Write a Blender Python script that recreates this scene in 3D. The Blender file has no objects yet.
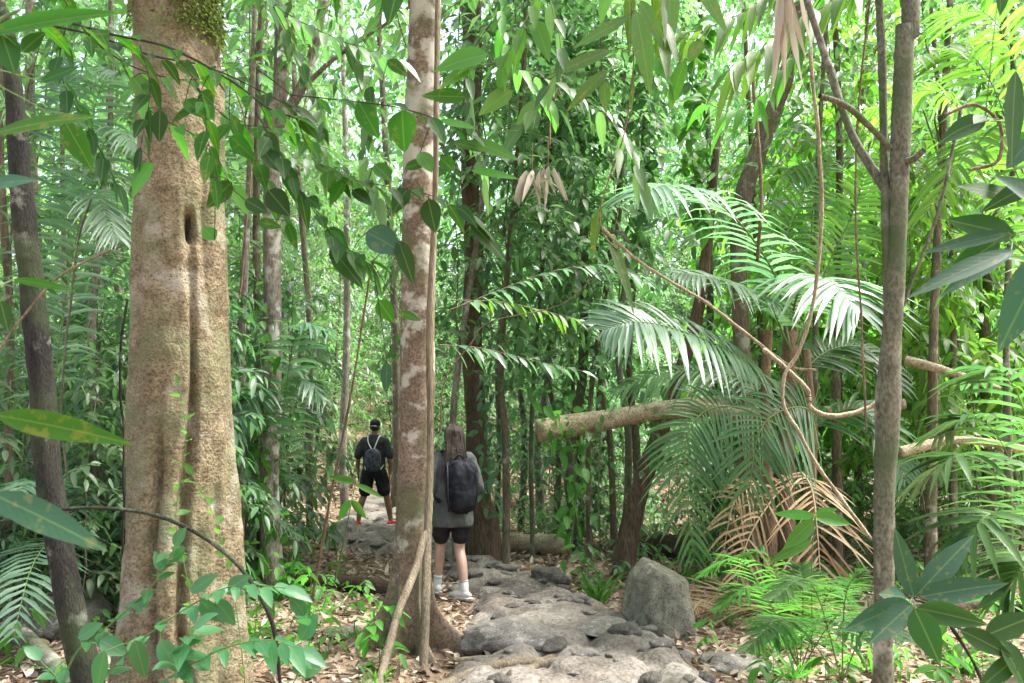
import bpy, math, random
import numpy as np
from mathutils import Vector
R = math.radians
SC = bpy.context.scene
HAZE = 0
COL = SC.collection
random.seed(7)
rng = np.random.default_rng(11)
U = lambda a, b: random.uniform(a, b)

# ---------------------------------------------------------------- camera
F = 850.0; PITCH = R(6.2); CH = 1.6
cp, sp = math.cos(PITCH), math.sin(PITCH)
def P(px, py, d):
    a = (px-512)/F; b = (341.5-py)/F
    t = d/(cp-b*sp)
    return np.array([a*t, d, CH+t*(sp+b*cp)])
def M(w, d): return w*d/F/cp

def vnoise(p):
    p = np.asarray(p, float); i = np.floor(p).astype(np.int64); f = p-i; f = f*f*(3-2*f)
    def h(a, b, c):
        n = (a*374761393 + b*668265263 + c*2147483647) & 0xffffffff
        n = ((n ^ (n >> 13))*1274126177) & 0xffffffff
        n = ((n ^ (n >> 16))*2246822519) & 0xffffffff
        return ((n ^ (n >> 15)) & 0xffff)/65535.0
    x, y, z = i[..., 0], i[..., 1], i[..., 2]; u, v, w = f[..., 0], f[..., 1], f[..., 2]
    l = lambda a, b, t: a+(b-a)*t
    return l(l(l(h(x, y, z), h(x+1, y, z), u), l(h(x, y+1, z), h(x+1, y+1, z), u), v),
             l(l(h(x, y, z+1), h(x+1, y, z+1), u), l(h(x, y+1, z+1), h(x+1, y+1, z+1), u), v), w)*2-1
def fbm(p, o=4):
    p = np.asarray(p, float); s = 0; a = 1.0
    for k in range(o): s = s+a*vnoise(p*2**k+17.3*k); a *= .5
    return s/1.9
def sstep(a, b, x):
    t = np.clip((np.asarray(x, float)-a)/(b-a), 0, 1); return t*t*(3-2*t)
def ground(x, y):
    x = np.asarray(x, float); y = np.asarray(y, float)
    q = np.stack([x, y, np.zeros_like(x*y)+0*x], -1)
    z = .10*fbm(q*.45, 2)+.035*fbm(q*1.7+5, 3)+.012*fbm(q*7, 2)
    z = z+sstep(14, 45, y)*4.0+.45*sstep(3.5, 9, np.abs(x-.5))*sstep(3, 8, y)
    return z*sstep(-.5, 2.5, np.hypot(x, y)*0+3)
def gz(x, y): return float(ground(x, y))
def gp(px, py):
    d = 6.0
    for _ in range(40):
        p = P(px, py, d); e = p[2]-gz(p[0], p[1]); d += e*4.0*max(.4, d/10)*.6; d = min(max(d, 1.2), 60)
    p = P(px, py, d); p[2] = gz(p[0], p[1]); return p

# ---------------------------------------------------------------- mesh builder
class MB:
    def __init__(s): s.v = []; s.l = []; s.t = []; s.uv = []; s.m = []; s.n = 0
    def add(s, v, loops, totals, uv=None, mi=0):
        v = np.asarray(v, float).reshape(-1, 3); loops = np.asarray(loops).ravel(); totals = np.asarray(totals).ravel()
        s.v.append(v); s.l.append(loops+s.n); s.t.append(totals); s.n += len(v)
        s.uv.append(np.zeros((len(loops), 2)) if uv is None else uv); s.m.append(np.full(len(totals), mi, int))
        return s
    def grid(s, g, closed=False, mi=0):   # g: (rows, cols, 3)
        r, c, _ = g.shape; i = np.arange(r-1)[:, None]; j = np.arange(c if closed else c-1)[None, :]
        j2 = (j+1) % c
        f = np.stack([i*c+j, i*c+j2, (i+1)*c+j2, (i+1)*c+j], -1).reshape(-1, 4)
        uv = np.stack([np.stack([j/(c-1)+0*i, i/(r-1)+0*j], -1), np.stack([(j+1)/(c-1)+0*i, i/(r-1)+0*j], -1),
                       np.stack([(j+1)/(c-1)+0*i, (i+1)/(r-1)+0*j], -1), np.stack([j/(c-1)+0*i, (i+1)/(r-1)+0*j], -1)], 2).reshape(-1, 2)
        return s.add(g, f, np.full(len(f), 4), uv, mi)
    def tube(s, pts, rad, n=8, mi=0, el=1.0, ax=None, round_=True, bump=0):
        pts = np.asarray(pts, float); rad = np.broadcast_to(np.asarray(rad, float), (len(pts),)).copy()
        tan = np.gradient(pts, axis=0); tan /= np.linalg.norm(tan, axis=1)[:, None]+1e-9
        if round_:
            t0, t1 = tan[0], tan[-1]; a = pts[0]; b = pts[-1]; ra, rb = rad[0], rad[-1]
            pts = np.vstack([a-t0*ra*.98, a-t0*ra*.7, pts, b+t1*rb*.7, b+t1*rb*.98]); rad = np.concatenate([[ra*.12, ra*.7], rad, [rb*.7, rb*.12]])
            tan = np.vstack([t0, t0, tan, t1, t1])
        up = np.array([0, 0, 1.]) if ax is None else np.asarray(ax, float)
        if ax is None and abs(tan[:, 2]).mean() > .8: up = np.array([0, 1., 0])
        A = np.cross(tan, up); A /= np.linalg.norm(A, axis=1)[:, None]+1e-9; B = np.cross(A, tan)
        th = np.linspace(0, 2*np.pi, n, endpoint=False)
        g = pts[:, None]+rad[:, None, None]*(np.cos(th)[None, :, None]*A[:, None]+el*np.sin(th)[None, :, None]*B[:, None])
        if bump:
            g = g+(fbm(g*9, 3)*bump)[..., None]*(g-pts[:, None])/(rad[:, None, None]+1e-9)*rad.mean()
        s.grid(g, True, mi)
        c = np.array([pts[0], pts[-1]]); k = len(g)
        base = s.n-g.shape[0]*n
        # caps
        s.v.append(c); a0 = s.n; s.n += 2
        jj = np.arange(n); f1 = np.stack([np.full(n, a0), base+(jj+1) % n, base+jj], -1)
        f2 = np.stack([np.full(n, a0+1), base+(k-1)*n+jj, base+(k-1)*n+(jj+1) % n], -1)
        f = np.vstack([f1, f2]); s.l.append(f.ravel()); s.t.append(np.full(2*n, 3)); s.uv.append(np.zeros((6*n, 2))); s.m.append(np.full(2*n, mi, int))
        return s
    def sphere(s, c, r, n=16, mi=0, fn=None):
        th = np.linspace(0, 2*np.pi, n*2, endpoint=False); ph = np.linspace(.02, np.pi-.02, n)
        d = np.stack([np.sin(ph)[:, None]*np.cos(th), np.sin(ph)[:, None]*np.sin(th), np.cos(ph)[:, None]+0*th], -1)
        g = d*(fn(d)[..., None] if fn else 1)*np.asarray(r, float)+np.asarray(c)
        g = g[::-1]
        return s.grid(g, True, mi)
    def build(s, name, mats, parent=None, smooth=True):
        me = bpy.data.meshes.new(name)
        v = np.vstack(s.v); l = np.concatenate(s.l).astype(np.int32); t = np.concatenate(s.t).astype(np.int32)
        me.vertices.add(len(v)); me.vertices.foreach_set('co', v.astype(np.float32).ravel())
        me.loops.add(len(l)); me.loops.foreach_set('vertex_index', l)
        me.polygons.add(len(t)); st = np.concatenate([[0], np.cumsum(t)[:-1]]).astype(np.int32)
        me.polygons.foreach_set('loop_start', st)
        try: me.polygons.foreach_set('loop_total', t)
        except Exception: pass
        me.polygons.foreach_set('material_index', np.concatenate(s.m).astype(np.int32))
        me.update(calc_edges=True)
        me.polygons.foreach_set('use_smooth', np.full(len(t), smooth))
        u = me.uv_layers.new(name='UVMap'); u.data.foreach_set('uv', np.vstack(s.uv).astype(np.float32).ravel())
        for m in (mats if isinstance(mats, (list, tuple)) else [mats]): me.materials.append(m)
        o = bpy.data.objects.new(name, me); COL.objects.link(o)
        if parent is not None: o.parent = parent
        return o

def tag(o, label=None, cat=None, group=None, kind=None):
    if label: o['label'] = label
    if cat: o['category'] = cat
    if group: o['group'] = group
    if kind: o['kind'] = kind
    return o
def empty(name, loc, label, cat, group=None, rz=0):
    o = bpy.data.objects.new(name, None); COL.objects.link(o); o.location = [float(c) for c in loc]; o.rotation_euler.z = rz
    return tag(o, label, cat, group)
def thing_at(name, loc, label, cat, group=None):
    """empty whose children are given in world coordinates"""
    return empty(name, loc, label, cat, group)
def place(o):   # child authored in world coordinates: undo the parent's location
    v = o.parent.location
    me = o.data; a = np.empty(len(me.vertices)*3, np.float32); me.vertices.foreach_get('co', a)
    a = a.reshape(-1, 3)-np.array(v, np.float32); me.vertices.foreach_set('co', a.ravel()); me.update(); return o
def copy_tree(o, parent=None):
    c = o.copy(); COL.objects.link(c)
    if parent is not None: c.parent = parent
    for ch in list(o.children): copy_tree(ch, c)
    return c

# ---------------------------------------------------------------- curves
def spline(pts, n=24):
    pts = np.asarray(pts, float); k = len(pts)
    if k == 2: return pts[0]+(pts[1]-pts[0])*np.linspace(0, 1, n)[:, None]
    q = np.vstack([2*pts[0]-pts[1], pts, 2*pts[-1]-pts[-2]]); out = []
    for t in np.linspace(0, k-1-1e-6, n):
        i = int(t); u = t-i; a, b, c, d = q[i:i+4]
        out.append(.5*((2*b)+(c-a)*u+(2*a-5*b+4*c-d)*u*u+(3*b-a-3*c+d)*u**3))
    return np.array(out)
def PX(lst, d, n=24):   # list of (px, py[, depth]) -> smooth 3D curve
    return spline([P(q[0], q[1], q[2] if len(q) > 2 else d) for q in lst], n)

# ---------------------------------------------------------------- leaves
def leaf_template(kind):
    if kind == 'lo':
        v = np.array([[0, 0], [.42, 1], [1, 0], [.42, -1]]); f = [[0, 2, 1], [0, 3, 2]]
    else:
        if kind == 'mid': xs = [0, .15, .4, .68, .88, 1]; ws = [.0, .7, 1, .8, .38, 0]
        elif kind == 'hi': xs = np.linspace(0, 1, 11); ws = np.sin(np.pi*np.power(xs, .82))**.85*(1-.25*xs)
        elif kind == 'strap': xs = [0, .12, .4, .7, 1]; ws = [.35, .85, 1, .7, 0]
        elif kind == 'straplo': xs = [0, .35, 1]; ws = [.5, 1, 0]
        v = []; f = []
        xs = list(xs); ws = [float(w) for w in ws]; K = len(xs)
        for x, w in zip(xs, ws): v += [[x, w], [x, 0], [x, -w]]
        for k in range(K-1):
            a = 3*k; b = a+3
            f += [[a+1, b+1, b, a], [a+2, b+2, b+1, a+1]]
    v = np.array(v, float)
    return v, np.concatenate(f), np.array([len(q) for q in f]), np.array([[v[i][0], .5+.5*v[i][1]] for q in f for i in q])
TPL = {k: leaf_template(k) for k in ('lo', 'mid', 'hi', 'strap', 'straplo')}
def leaves(mb, pos, dr, nm, L, W, kind='lo', droop=.25, fold=.25, mi=0, curl=0, wave=0):
    """W = half width as share of length; droop bends the tip down in world z"""
    pos = np.asarray(pos, float).reshape(-1, 3)
    N = len(pos)
    if not N: return
    v, lp, tt, uv = TPL[kind]
    nrm = lambda a: a/(np.linalg.norm(a, axis=-1, keepdims=True)+1e-9)
    X = nrm(np.asarray(dr, float).reshape(N, 3)); Z = np.asarray(nm, float).reshape(N, 3); Z = nrm(Z-(Z*X).sum(1)[:, None]*X); Y = np.cross(Z, X)
    L = np.broadcast_to(L, (N,)).astype(float); W = np.broadcast_to(W, (N,)).astype(float); D = np.broadcast_to(droop, (N,)).astype(float)
    x = v[:, 0][None, :, None]; y = v[:, 1][None, :, None]; l = L[:, None, None]
    C = np.broadcast_to(curl, (N,)).astype(float)[:, None, None]
    g = pos[:, None]+l*(x*X[:, None]+y*W[:, None, None]*Y[:, None]+(np.abs(y)*fold*W[:, None, None]-C*x*x)*Z[:, None])
    if wave:
        g += l*(wave*np.sin(x*19+rng.uniform(0, 6, (N, 1, 1)))*y*W[:, None, None])*Z[:, None]
    g[..., 2] -= (l*D[:, None, None]*x*x)[..., 0]
    nv = len(v); off = (np.arange(N)*nv)[:, None]
    mb.add(g.reshape(-1, 3), (lp[None]+off).ravel(), np.tile(tt, N), np.tile(uv, (N, 1)), mi)
def jit(v, s): return np.asarray(v, float)+rng.normal(0, s, np.shape(v))
Z3 = np.array([0, 0, 1.])

# ---------------------------------------------------------------- materials
def mat(name):
    m = bpy.data.materials.new(name); m.use_nodes = True; nt = m.node_tree; nt.nodes.clear()
    def N(t, **k):
        n = nt.nodes.new(t)
        for a, b in k.items():
            if hasattr(n, a) and not a.startswith('i_'): setattr(n, a, b)
        return n
    L = nt.links.new
    return m, N, L
def ramp(N, L, src, stops):
    r = N('ShaderNodeValToRGB'); e = r.color_ramp.elements
    while len(e) < len(stops): e.new(.5)
    for i, (p, c) in enumerate(stops): e[i].position = p; e[i].color = (*c, 1) if len(c) == 3 else c
    L(src, r.inputs[0]); return r.outputs[0]
def leafmat(name, cols, rough=.38, trans=.4, spec=.5, blotch=0, tint=(.85, 1.08, .62), under=1.35, vein=.35):
    m, N, L = mat(name)
    g = N('ShaderNodeNewGeometry'); oi = N('ShaderNodeObjectInfo')
    n = len(cols); c = ramp(N, L, g.outputs['Random Per Island'], [(i/(n-1) if n > 1 else 0, cols[i]) for i in range(n)])
    hs = N('ShaderNodeHueSaturation'); mr = N('ShaderNodeMapRange'); mr.inputs[3].default_value = .78; mr.inputs[4].default_value = 1.25
    L(oi.outputs['Random'], mr.inputs[0]); L(mr.outputs[0], hs.inputs['Value']); L(c, hs.inputs['Color'])
    mh = N('ShaderNodeMapRange'); mh.inputs[3].default_value = .485; mh.inputs[4].default_value = .512
    L(oi.outputs['Random'], mh.inputs[0]); L(mh.outputs[0], hs.inputs['Hue'])
    col = hs.outputs[0]
    tc = N('ShaderNodeTexCoord')
    if blotch:
        nz = N('ShaderNodeTexNoise'); nz.inputs['Scale'].default_value = 34; nz.inputs['Detail'].default_value = 6; L(tc.outputs['Object'], nz.inputs[0])
        f = ramp(N, L, nz.outputs[0], [(.58, (0, 0, 0)), (.64, (1, 1, 1))])
        mx = N('ShaderNodeMix', data_type='RGBA'); mu = N('ShaderNodeMath', operation='MULTIPLY'); mu.inputs[1].default_value = blotch
        L(f, mu.inputs[0]); L(mu.outputs[0], mx.inputs[0]); L(col, mx.inputs[6]); mx.inputs[7].default_value = (.17, .145, .035, 1); col = mx.outputs[2]
    # midrib and side veins from the leaf's own uv
    uvn = N('ShaderNodeUVMap'); sx = N('ShaderNodeSeparateXYZ'); L(uvn.outputs[0], sx.inputs[0])
    a = N('ShaderNodeMath', operation='SUBTRACT'); L(sx.outputs[1], a.inputs[0]); a.inputs[1].default_value = .5
    ab = N('ShaderNodeMath', operation='ABSOLUTE'); L(a.outputs[0], ab.inputs[0])
    rib = ramp(N, L, ab.outputs[0], [(.008, (1, 1, 1)), (.035, (0, 0, 0))])
    k = N('ShaderNodeMath', operation='MULTIPLY_ADD'); L(ab.outputs[0], k.inputs[0]); k.inputs[1].default_value = -.45; L(sx.outputs[0], k.inputs[2])
    w = N('ShaderNodeMath', operation='MULTIPLY'); L(k.outputs[0], w.inputs[0]); w.inputs[1].default_value = 70
    sn = N('ShaderNodeMath', operation='SINE'); L(w.outputs[0], sn.inputs[0])
    mv = N('ShaderNodeMix', data_type='RGBA'); mm = N('ShaderNodeMath', operation='MULTIPLY'); mm.inputs[1].default_value = vein
    L(rib, mm.inputs[0]); L(mm.outputs[0], mv.inputs[0]); L(col, mv.inputs[6]); mv.inputs[7].default_value = (.20, .28, .09, 1); col = mv.outputs[2]
    bk = N('ShaderNodeMix', data_type='RGBA', blend_type='MULTIPLY'); L(g.outputs['Backfacing'], bk.inputs[0]); L(col, bk.inputs[6])
    bk.inputs[7].default_value = (under, under*1.0, under*1.1, 1); col = bk.outputs[2]
    p = N('ShaderNodeBsdfPrincipled'); L(col, p.inputs['Base Color']); p.inputs['Roughness'].default_value = rough; p.inputs['Specular IOR Level'].default_value = spec
    bp = N('ShaderNodeBump'); bp.inputs['Strength'].default_value = .06; bp.inputs['Distance'].default_value = .0015; L(sn.outputs[0], bp.inputs['Height']); L(bp.outputs[0], p.inputs['Normal'])
    t = N('ShaderNodeBsdfTranslucent'); tm = N('ShaderNodeMix', data_type='RGBA', blend_type='MULTIPLY'); tm.inputs[0].default_value = 1
    L(col, tm.inputs[6]); tm.inputs[7].default_value = (*[q*1.9 for q in tint], 1); L(tm.outputs[2], t.inputs[0])
    ms = N('ShaderNodeMixShader'); ms.inputs[0].default_value = trans; L(p.outputs[0], ms.inputs[1]); L(t.outputs[0], ms.inputs[2])
    o = N('ShaderNodeOutputMaterial'); L(ms.outputs[0], o.inputs[0]); return m
def barkmat(name, c1, c2, scale=6, stretch=.25, patch=None, pth=(.55, .62), moss=None, mth=(.5, .65), bump=.6, band=0, rough=.85, dist=.02, mossz=None, spots=0, patchz=None):
    m, N, L = mat(name); tc = N('ShaderNodeTexCoord'); mp = N('ShaderNodeMapping'); mp.inputs[3].default_value = (1, 1, stretch); L(tc.outputs['Object'], mp.inputs[0])
    nz = N('ShaderNodeTexNoise'); nz.inputs['Scale'].default_value = scale; nz.inputs['Detail'].default_value = 8; nz.inputs['Roughness'].default_value = .68; L(mp.outputs[0], nz.inputs[0])
    col = ramp(N, L, nz.outputs[0], [(.3, c1), (.5, tuple((a+b)/2 for a, b in zip(c1, c2))), (.68, c2)])
    h = nz.outputs[0]
    fine = N('ShaderNodeTexNoise'); fine.inputs['Scale'].default_value = scale*9; fine.inputs['Detail'].default_value = 5; L(mp.outputs[0] if not band else tc.outputs['Object'], fine.inputs[0])
    def over(fac, c, col):
        mx = N('ShaderNodeMix', data_type='RGBA'); L(fac, mx.inputs[0]); L(col, mx.inputs[6]); mx.inputs[7].default_value = (*c, 1); return mx.outputs[2]
    fd = ramp(N, L, fine.outputs[0], [(.35, (.42, .40, .38)), (.6, (1.15, 1.15, 1.15))])
    mf = N('ShaderNodeMix', data_type='RGBA', blend_type='MULTIPLY'); mf.inputs[0].default_value = .8; L(col, mf.inputs[6]); L(fd, mf.inputs[7]); col = mf.outputs[2]
    if patch:
        n2 = N('ShaderNodeTexNoise'); n2.inputs['Scale'].default_value = 4.5; n2.inputs['Detail'].default_value = 6; n2.inputs['Roughness'].default_value = .6; L(tc.outputs['Object'], n2.inputs[0])
        src = n2.outputs[0]
        if patchz:
            s4 = N('ShaderNodeSeparateXYZ'); L(tc.outputs['Object'], s4.inputs[0]); r4 = N('ShaderNodeMapRange'); r4.inputs[1].default_value = patchz[0]; r4.inputs[2].default_value = patchz[1]; r4.inputs[4].default_value = .1
            L(s4.outputs[2], r4.inputs[0]); q4 = N('ShaderNodeMath', operation='ADD'); L(src, q4.inputs[0]); L(r4.outputs[0], q4.inputs[1]); src = q4.outputs[0]
        col = over(ramp(N, L, src, [(pth[0], (0, 0, 0)), (pth[1], (1, 1, 1))]), patch, col)
    if spots:
        vo = N('ShaderNodeTexVoronoi'); vo.inputs['Scale'].default_value = 27; mp2 = N('ShaderNodeMapping'); mp2.inputs[3].default_value = (1, 1, 1.9); L(tc.outputs['Object'], mp2.inputs[0]); L(mp2.outputs[0], vo.inputs[0])
        col = over(ramp(N, L, vo.outputs[0], [(.14, (spots,)*3), (.25, (0, 0, 0))]), (.06, .045, .03), col)
    if moss:
        n3 = N('ShaderNodeTexNoise'); n3.inputs['Scale'].default_value = 2.3; n3.inputs['Detail'].default_value = 7; n3.inputs['Roughness'].default_value = .65
        mp3 = N('ShaderNodeMapping'); mp3.inputs[1].default_value = (4.2, 1.7, 9); L(tc.outputs['Object'], mp3.inputs[0]); L(mp3.outputs[0], n3.inputs[0])
        fac = ramp(N, L, n3.outputs[0], [(mth[0], (0, 0, 0)), (mth[1], (.9, .9, .9))])
        if mossz:
            s2 = N('ShaderNodeSeparateXYZ'); L(tc.outputs['Object'], s2.inputs[0]); r2 = N('ShaderNodeMapRange'); r2.inputs[1].default_value = mossz[0]; r2.inputs[2].default_value = mossz[1]
            L(s2.outputs[2], r2.inputs[0]); q = N('ShaderNodeMath', operation='MULTIPLY'); L(fac, q.inputs[0]); L(r2.outputs[0], q.inputs[1]); fac = q.outputs[0]
        col = over(fac, moss, col)
    p = N('ShaderNodeBsdfPrincipled'); p.inputs['Roughness'].default_value = rough; p.inputs['Specular IOR Level'].default_value = .25; L(col, p.inputs['Base Color'])
    ad = N('ShaderNodeMath', operation='MULTIPLY_ADD'); L(fine.outputs[0], ad.inputs[0]); ad.inputs[1].default_value = .5; L(h, ad.inputs[2])
    b = N('ShaderNodeBump'); b.inputs['Strength'].default_value = bump; b.inputs['Distance'].default_value = dist; L(ad.outputs[0], b.inputs['Height']); L(b.outputs[0], p.inputs['Normal'])
    o = N('ShaderNodeOutputMaterial'); L(p.outputs[0], o.inputs[0]); return m
def litmat(name, cols, rough=.7, trans=.12):
    m, N, L = mat(name); g = N('ShaderNodeNewGeometry'); n = len(cols)
    c = ramp(N, L, g.outputs['Random Per Island'], [(i/(n-1), cols[i]) for i in range(n)])
    p = N('ShaderNodeBsdfPrincipled'); L(c, p.inputs['Base Color']); p.inputs['Roughness'].default_value = rough; p.inputs['Specular IOR Level'].default_value = .3
    t = N('ShaderNodeBsdfTranslucent'); L(c, t.inputs[0]); ms = N('ShaderNodeMixShader'); ms.inputs[0].default_value = trans
    L(p.outputs[0], ms.inputs[1]); L(t.outputs[0], ms.inputs[2]); o = N('ShaderNodeOutputMaterial'); L(ms.outputs[0], o.inputs[0]); return m
def plain(name, c, rough=.8, c2=None, scale=30, bump=.2, spec=.3):
    m, N, L = mat(name); tc = N('ShaderNodeTexCoord'); nz = N('ShaderNodeTexNoise'); nz.inputs['Scale'].default_value = scale; nz.inputs['Detail'].default_value = 5
    L(tc.outputs['Object'], nz.inputs[0]); c2 = c2 or tuple(min(1, q*1.35) for q in c)
    col = ramp(N, L, nz.outputs[0], [(.35, c), (.65, c2)]); p = N('ShaderNodeBsdfPrincipled'); L(col, p.inputs['Base Color']); p.inputs['Roughness'].default_value = rough; p.inputs['Specular IOR Level'].default_value = spec
    b = N('ShaderNodeBump'); b.inputs['Strength'].default_value = bump; b.inputs['Distance'].default_value = .01; L(nz.outputs[0], b.inputs['Height']); L(b.outputs[0], p.inputs['Normal'])
    o = N('ShaderNodeOutputMaterial'); L(p.outputs[0], o.inputs[0]); return m

MT = {}
MT['glossy'] = leafmat('glossy_blue_green_leaf', [(.035, .085, .04), (.055, .13, .06), (.09, .18, .085), (.13, .22, .12)], rough=.4, trans=.38, spec=.6)
MT['mid'] = leafmat('mid_green_leaf', [(.035, .09, .03), (.06, .14, .045), (.09, .18, .06), (.14, .22, .11)], rough=.4, trans=.42)
MT['near'] = leafmat('shade_toned_green_leaf', [(.018, .07, .01), (.03, .10, .014), (.05, .13, .018)], rough=.55, trans=.5, blotch=.4, spec=.18, tint=(1.1, 1.3, .4), under=1.0)  # base colour darkened to stand for near leaves shaded from the sky
MT['lime'] = leafmat('backlit_lime_leaf', [(.05, .13, .02), (.085, .19, .03), (.15, .26, .045)], rough=.42, trans=.42, tint=(.92, 1.15, .6))  # light yellow-green base puts the glow of backlit leaves into the colour
MT['dark'] = leafmat('deep_green_leaf', [(.014, .045, .008), (.022, .065, .012), (.035, .09, .016)], rough=.45, trans=.4, spec=.25, under=1.0)
MT['teal'] = leafmat('dark_teal_leaf', [(.014, .05, .026), (.022, .07, .034), (.034, .09, .042)], rough=.42, trans=.25, spec=.35, vein=.25, blotch=.3)
MT['bright'] = leafmat('fresh_green_leaf', [(.045, .15, .02), (.065, .19, .028), (.10, .24, .04)], rough=.45, trans=.48, spec=.3)
MT['yellowing'] = leafmat('yellowing_leaf', [(.04, .11, .018), (.06, .15, .02), (.10, .18, .025)], rough=.42, trans=.42, blotch=.7, tint=(1.1, 1.15, .5), under=1.0)
MT['fresh'] = leafmat('fresh_blue_green_leaf', [(.03, .12, .04), (.045, .16, .055), (.07, .2, .07)], rough=.38, trans=.33, spec=.6)
MT['fernleaf'] = leafmat('fern_green_leaf', [(.035, .11, .02), (.05, .15, .028), (.08, .18, .035)], rough=.5, trans=.4, spec=.3)
MT['pale'] = leafmat('pale_green_leaf', [(.06, .13, .055), (.09, .17, .075), (.14, .23, .12)], rough=.42, trans=.42, spec=.55)
MT['palm'] = leafmat('palm_leaflet', [(.06, .13, .075), (.085, .165, .095), (.13, .21, .13)], rough=.42, trans=.36, spec=.8, vein=.3)  # paler silvery base stands in for sky reflected on the leaflets
MT['palmdark'] = leafmat('dark_palm_leaflet', [(.035, .09, .03), (.055, .13, .045), (.08, .16, .055)], rough=.38, trans=.35, spec=.5)
MT['deadfrond'] = litmat('dead_frond', [(.16, .09, .045), (.30, .19, .10), (.46, .34, .2), (.38, .27, .16), (.2, .12, .06)])
MT['paledead'] = litmat('pale_dead_leaf', [(.36, .31, .24), (.5, .44, .36), (.3, .24, .17)], trans=.3)
MT['litter'] = litmat('leaf_litter', [(.11, .07, .045), (.24, .165, .11), (.40, .31, .23), (.17, .12, .085), (.52, .44, .35), (.28, .18, .12), (.46, .38, .31), (.15, .10, .07), (.33, .27, .2), (.07, .05, .035)], rough=.6, trans=.1)
MT['twig'] = barkmat('twig_bark', (.05, .04, .03), (.13, .105, .075), 20, .3)
MT['twigdark'] = barkmat('dark_twig_bark', (.02, .018, .016), (.06, .052, .042), 20, .3, patch=(.2, .2, .17), pth=(.6, .66))
MT['greenstem'] = plain('green_stem', (.08, .14, .04), .5)
MT['sapbark'] = barkmat('sapling_bark', (.075, .06, .04), (.2, .165, .115), 9, .2, patch=(.3, .29, .23), pth=(.57, .66), moss=(.06, .085, .03), mth=(.55, .7))
MT['greybark'] = barkmat('grey_bark', (.12, .10, .08), (.3, .27, .22), 7, .3, patch=(.42, .41, .36), pth=(.55, .63), moss=(.07, .1, .04), mth=(.58, .7))
MT['bigbark'] = barkmat('tan_flaking_bark', (.13, .10, .055), (.34, .275, .17), 7, 1.6, patch=(.38, .345, .27), pth=(.53, .68), moss=(.16, .18, .09), mth=(.46, .68), bump=1, dist=.03, spots=.8, band=1)
MT['midbark'] = barkmat('pinkish_lichen_bark', (.12, .088, .06), (.27, .20, .145), 6, 1.1, patch=(.42, .39, .33), pth=(.54, .6), moss=(.11, .115, .055), mth=(.5, .64), bump=.55, dist=.012, band=1, patchz=(2.2, 4.2))
MT['rootbark'] = barkmat('pale_root_bark', (.12, .095, .06), (.30, .25, .175), 14, .12, bump=.7)
MT['darkbark'] = barkmat('dark_brown_bark', (.055, .038, .026), (.17, .12, .08), 8, .15, bump=1.0)
MT['blackbark'] = barkmat('dark_mossy_bark', (.012, .012, .010), (.045, .042, .033), 12, .4, patch=(.17, .18, .14), pth=(.6, .66), moss=(.04, .055, .022), mth=(.5, .65), bump=.9)
MT['olivebark'] = barkmat('olive_grey_bark', (.07, .07, .045), (.175, .17, .12), 10, .6, patch=(.33, .32, .26), pth=(.57, .66), moss=(.055, .08, .03), mth=(.48, .62), bump=.5, dist=.008)
MT['liana'] = barkmat('pale_liana_bark', (.19, .14, .09), (.46, .38, .27), 16, .3, bump=.5)
MT['lianadark'] = barkmat('brown_liana_bark', (.10, .065, .04), (.24, .17, .11), 16, .3, bump=.5)
MT['log'] = barkmat('pale_log', (.22, .175, .11), (.50, .42, .29), 6, 1, patch=(.12, .13, .06), pth=(.58, .68), bump=.7)
MT['darklog'] = barkmat('rotting_log', (.025, .017, .012), (.085, .055, .035), 8, 1, bump=1, moss=(.09, .13, .03), mth=(.62, .72))
MT['rock'] = barkmat('weathered_rock', (.12, .108, .094), (.29, .265, .235), 3.5, 1, patch=(.34, .325, .29), pth=(.57, .66), moss=(.13, .16, .05), mth=(.62, .73), bump=.8, dist=.02)
MT['rockdark'] = barkmat('dark_damp_rock', (.06, .055, .048), (.17, .155, .135), 4, 1, patch=(.24, .23, .2), pth=(.58, .68), moss=(.11, .15, .04), mth=(.66, .74), bump=.8)
MT['boulder'] = barkmat('lichened_boulder', (.10, .093, .075), (.25, .23, .18), 3, 1, patch=(.21, .21, .145), pth=(.5, .64), moss=(.34, .32, .25), mth=(.6, .68), bump=.7, dist=.015)

def groundmat():
    m, N, L = mat('forest_floor_soil'); tc = N('ShaderNodeTexCoord')
    n1 = N('ShaderNodeTexNoise'); n1.inputs['Scale'].default_value = 1.3; n1.inputs['Detail'].default_value = 8; L(tc.outputs['Object'], n1.inputs[0])
    n2 = N('ShaderNodeTexVoronoi'); n2.inputs['Scale'].default_value = 17; L(tc.outputs['Object'], n2.inputs[0])
    c = ramp(N, L, n1.outputs[0], [(.3, (.11, .078, .052)), (.5, (.22, .16, .11)), (.7, (.32, .25, .185))])
    c2 = ramp(N, L, n2.outputs['Color'], [(.1, (.35, .3, .27)), (.5, (.9, .85, .8)), (.9, (1.5, 1.45, 1.35))])
    mx = N('ShaderNodeMix', data_type='RGBA', blend_type='MULTIPLY'); mx.inputs[0].default_value = .85; L(c, mx.inputs[6]); L(c2, mx.inputs[7])
    p = N('ShaderNodeBsdfPrincipled'); p.inputs['Roughness'].default_value = .95; p.inputs['Specular IOR Level'].default_value = .15; L(mx.outputs[2], p.inputs['Base Color'])
    b = N('ShaderNodeBump'); b.inputs['Distance'].default_value = .03; b.inputs['Strength'].default_value = .8; L(n2.outputs[0], b.inputs['Height']); L(b.outputs[0], p.inputs['Normal'])
    o = N('ShaderNodeOutputMaterial'); L(p.outputs[0], o.inputs[0]); return m
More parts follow.
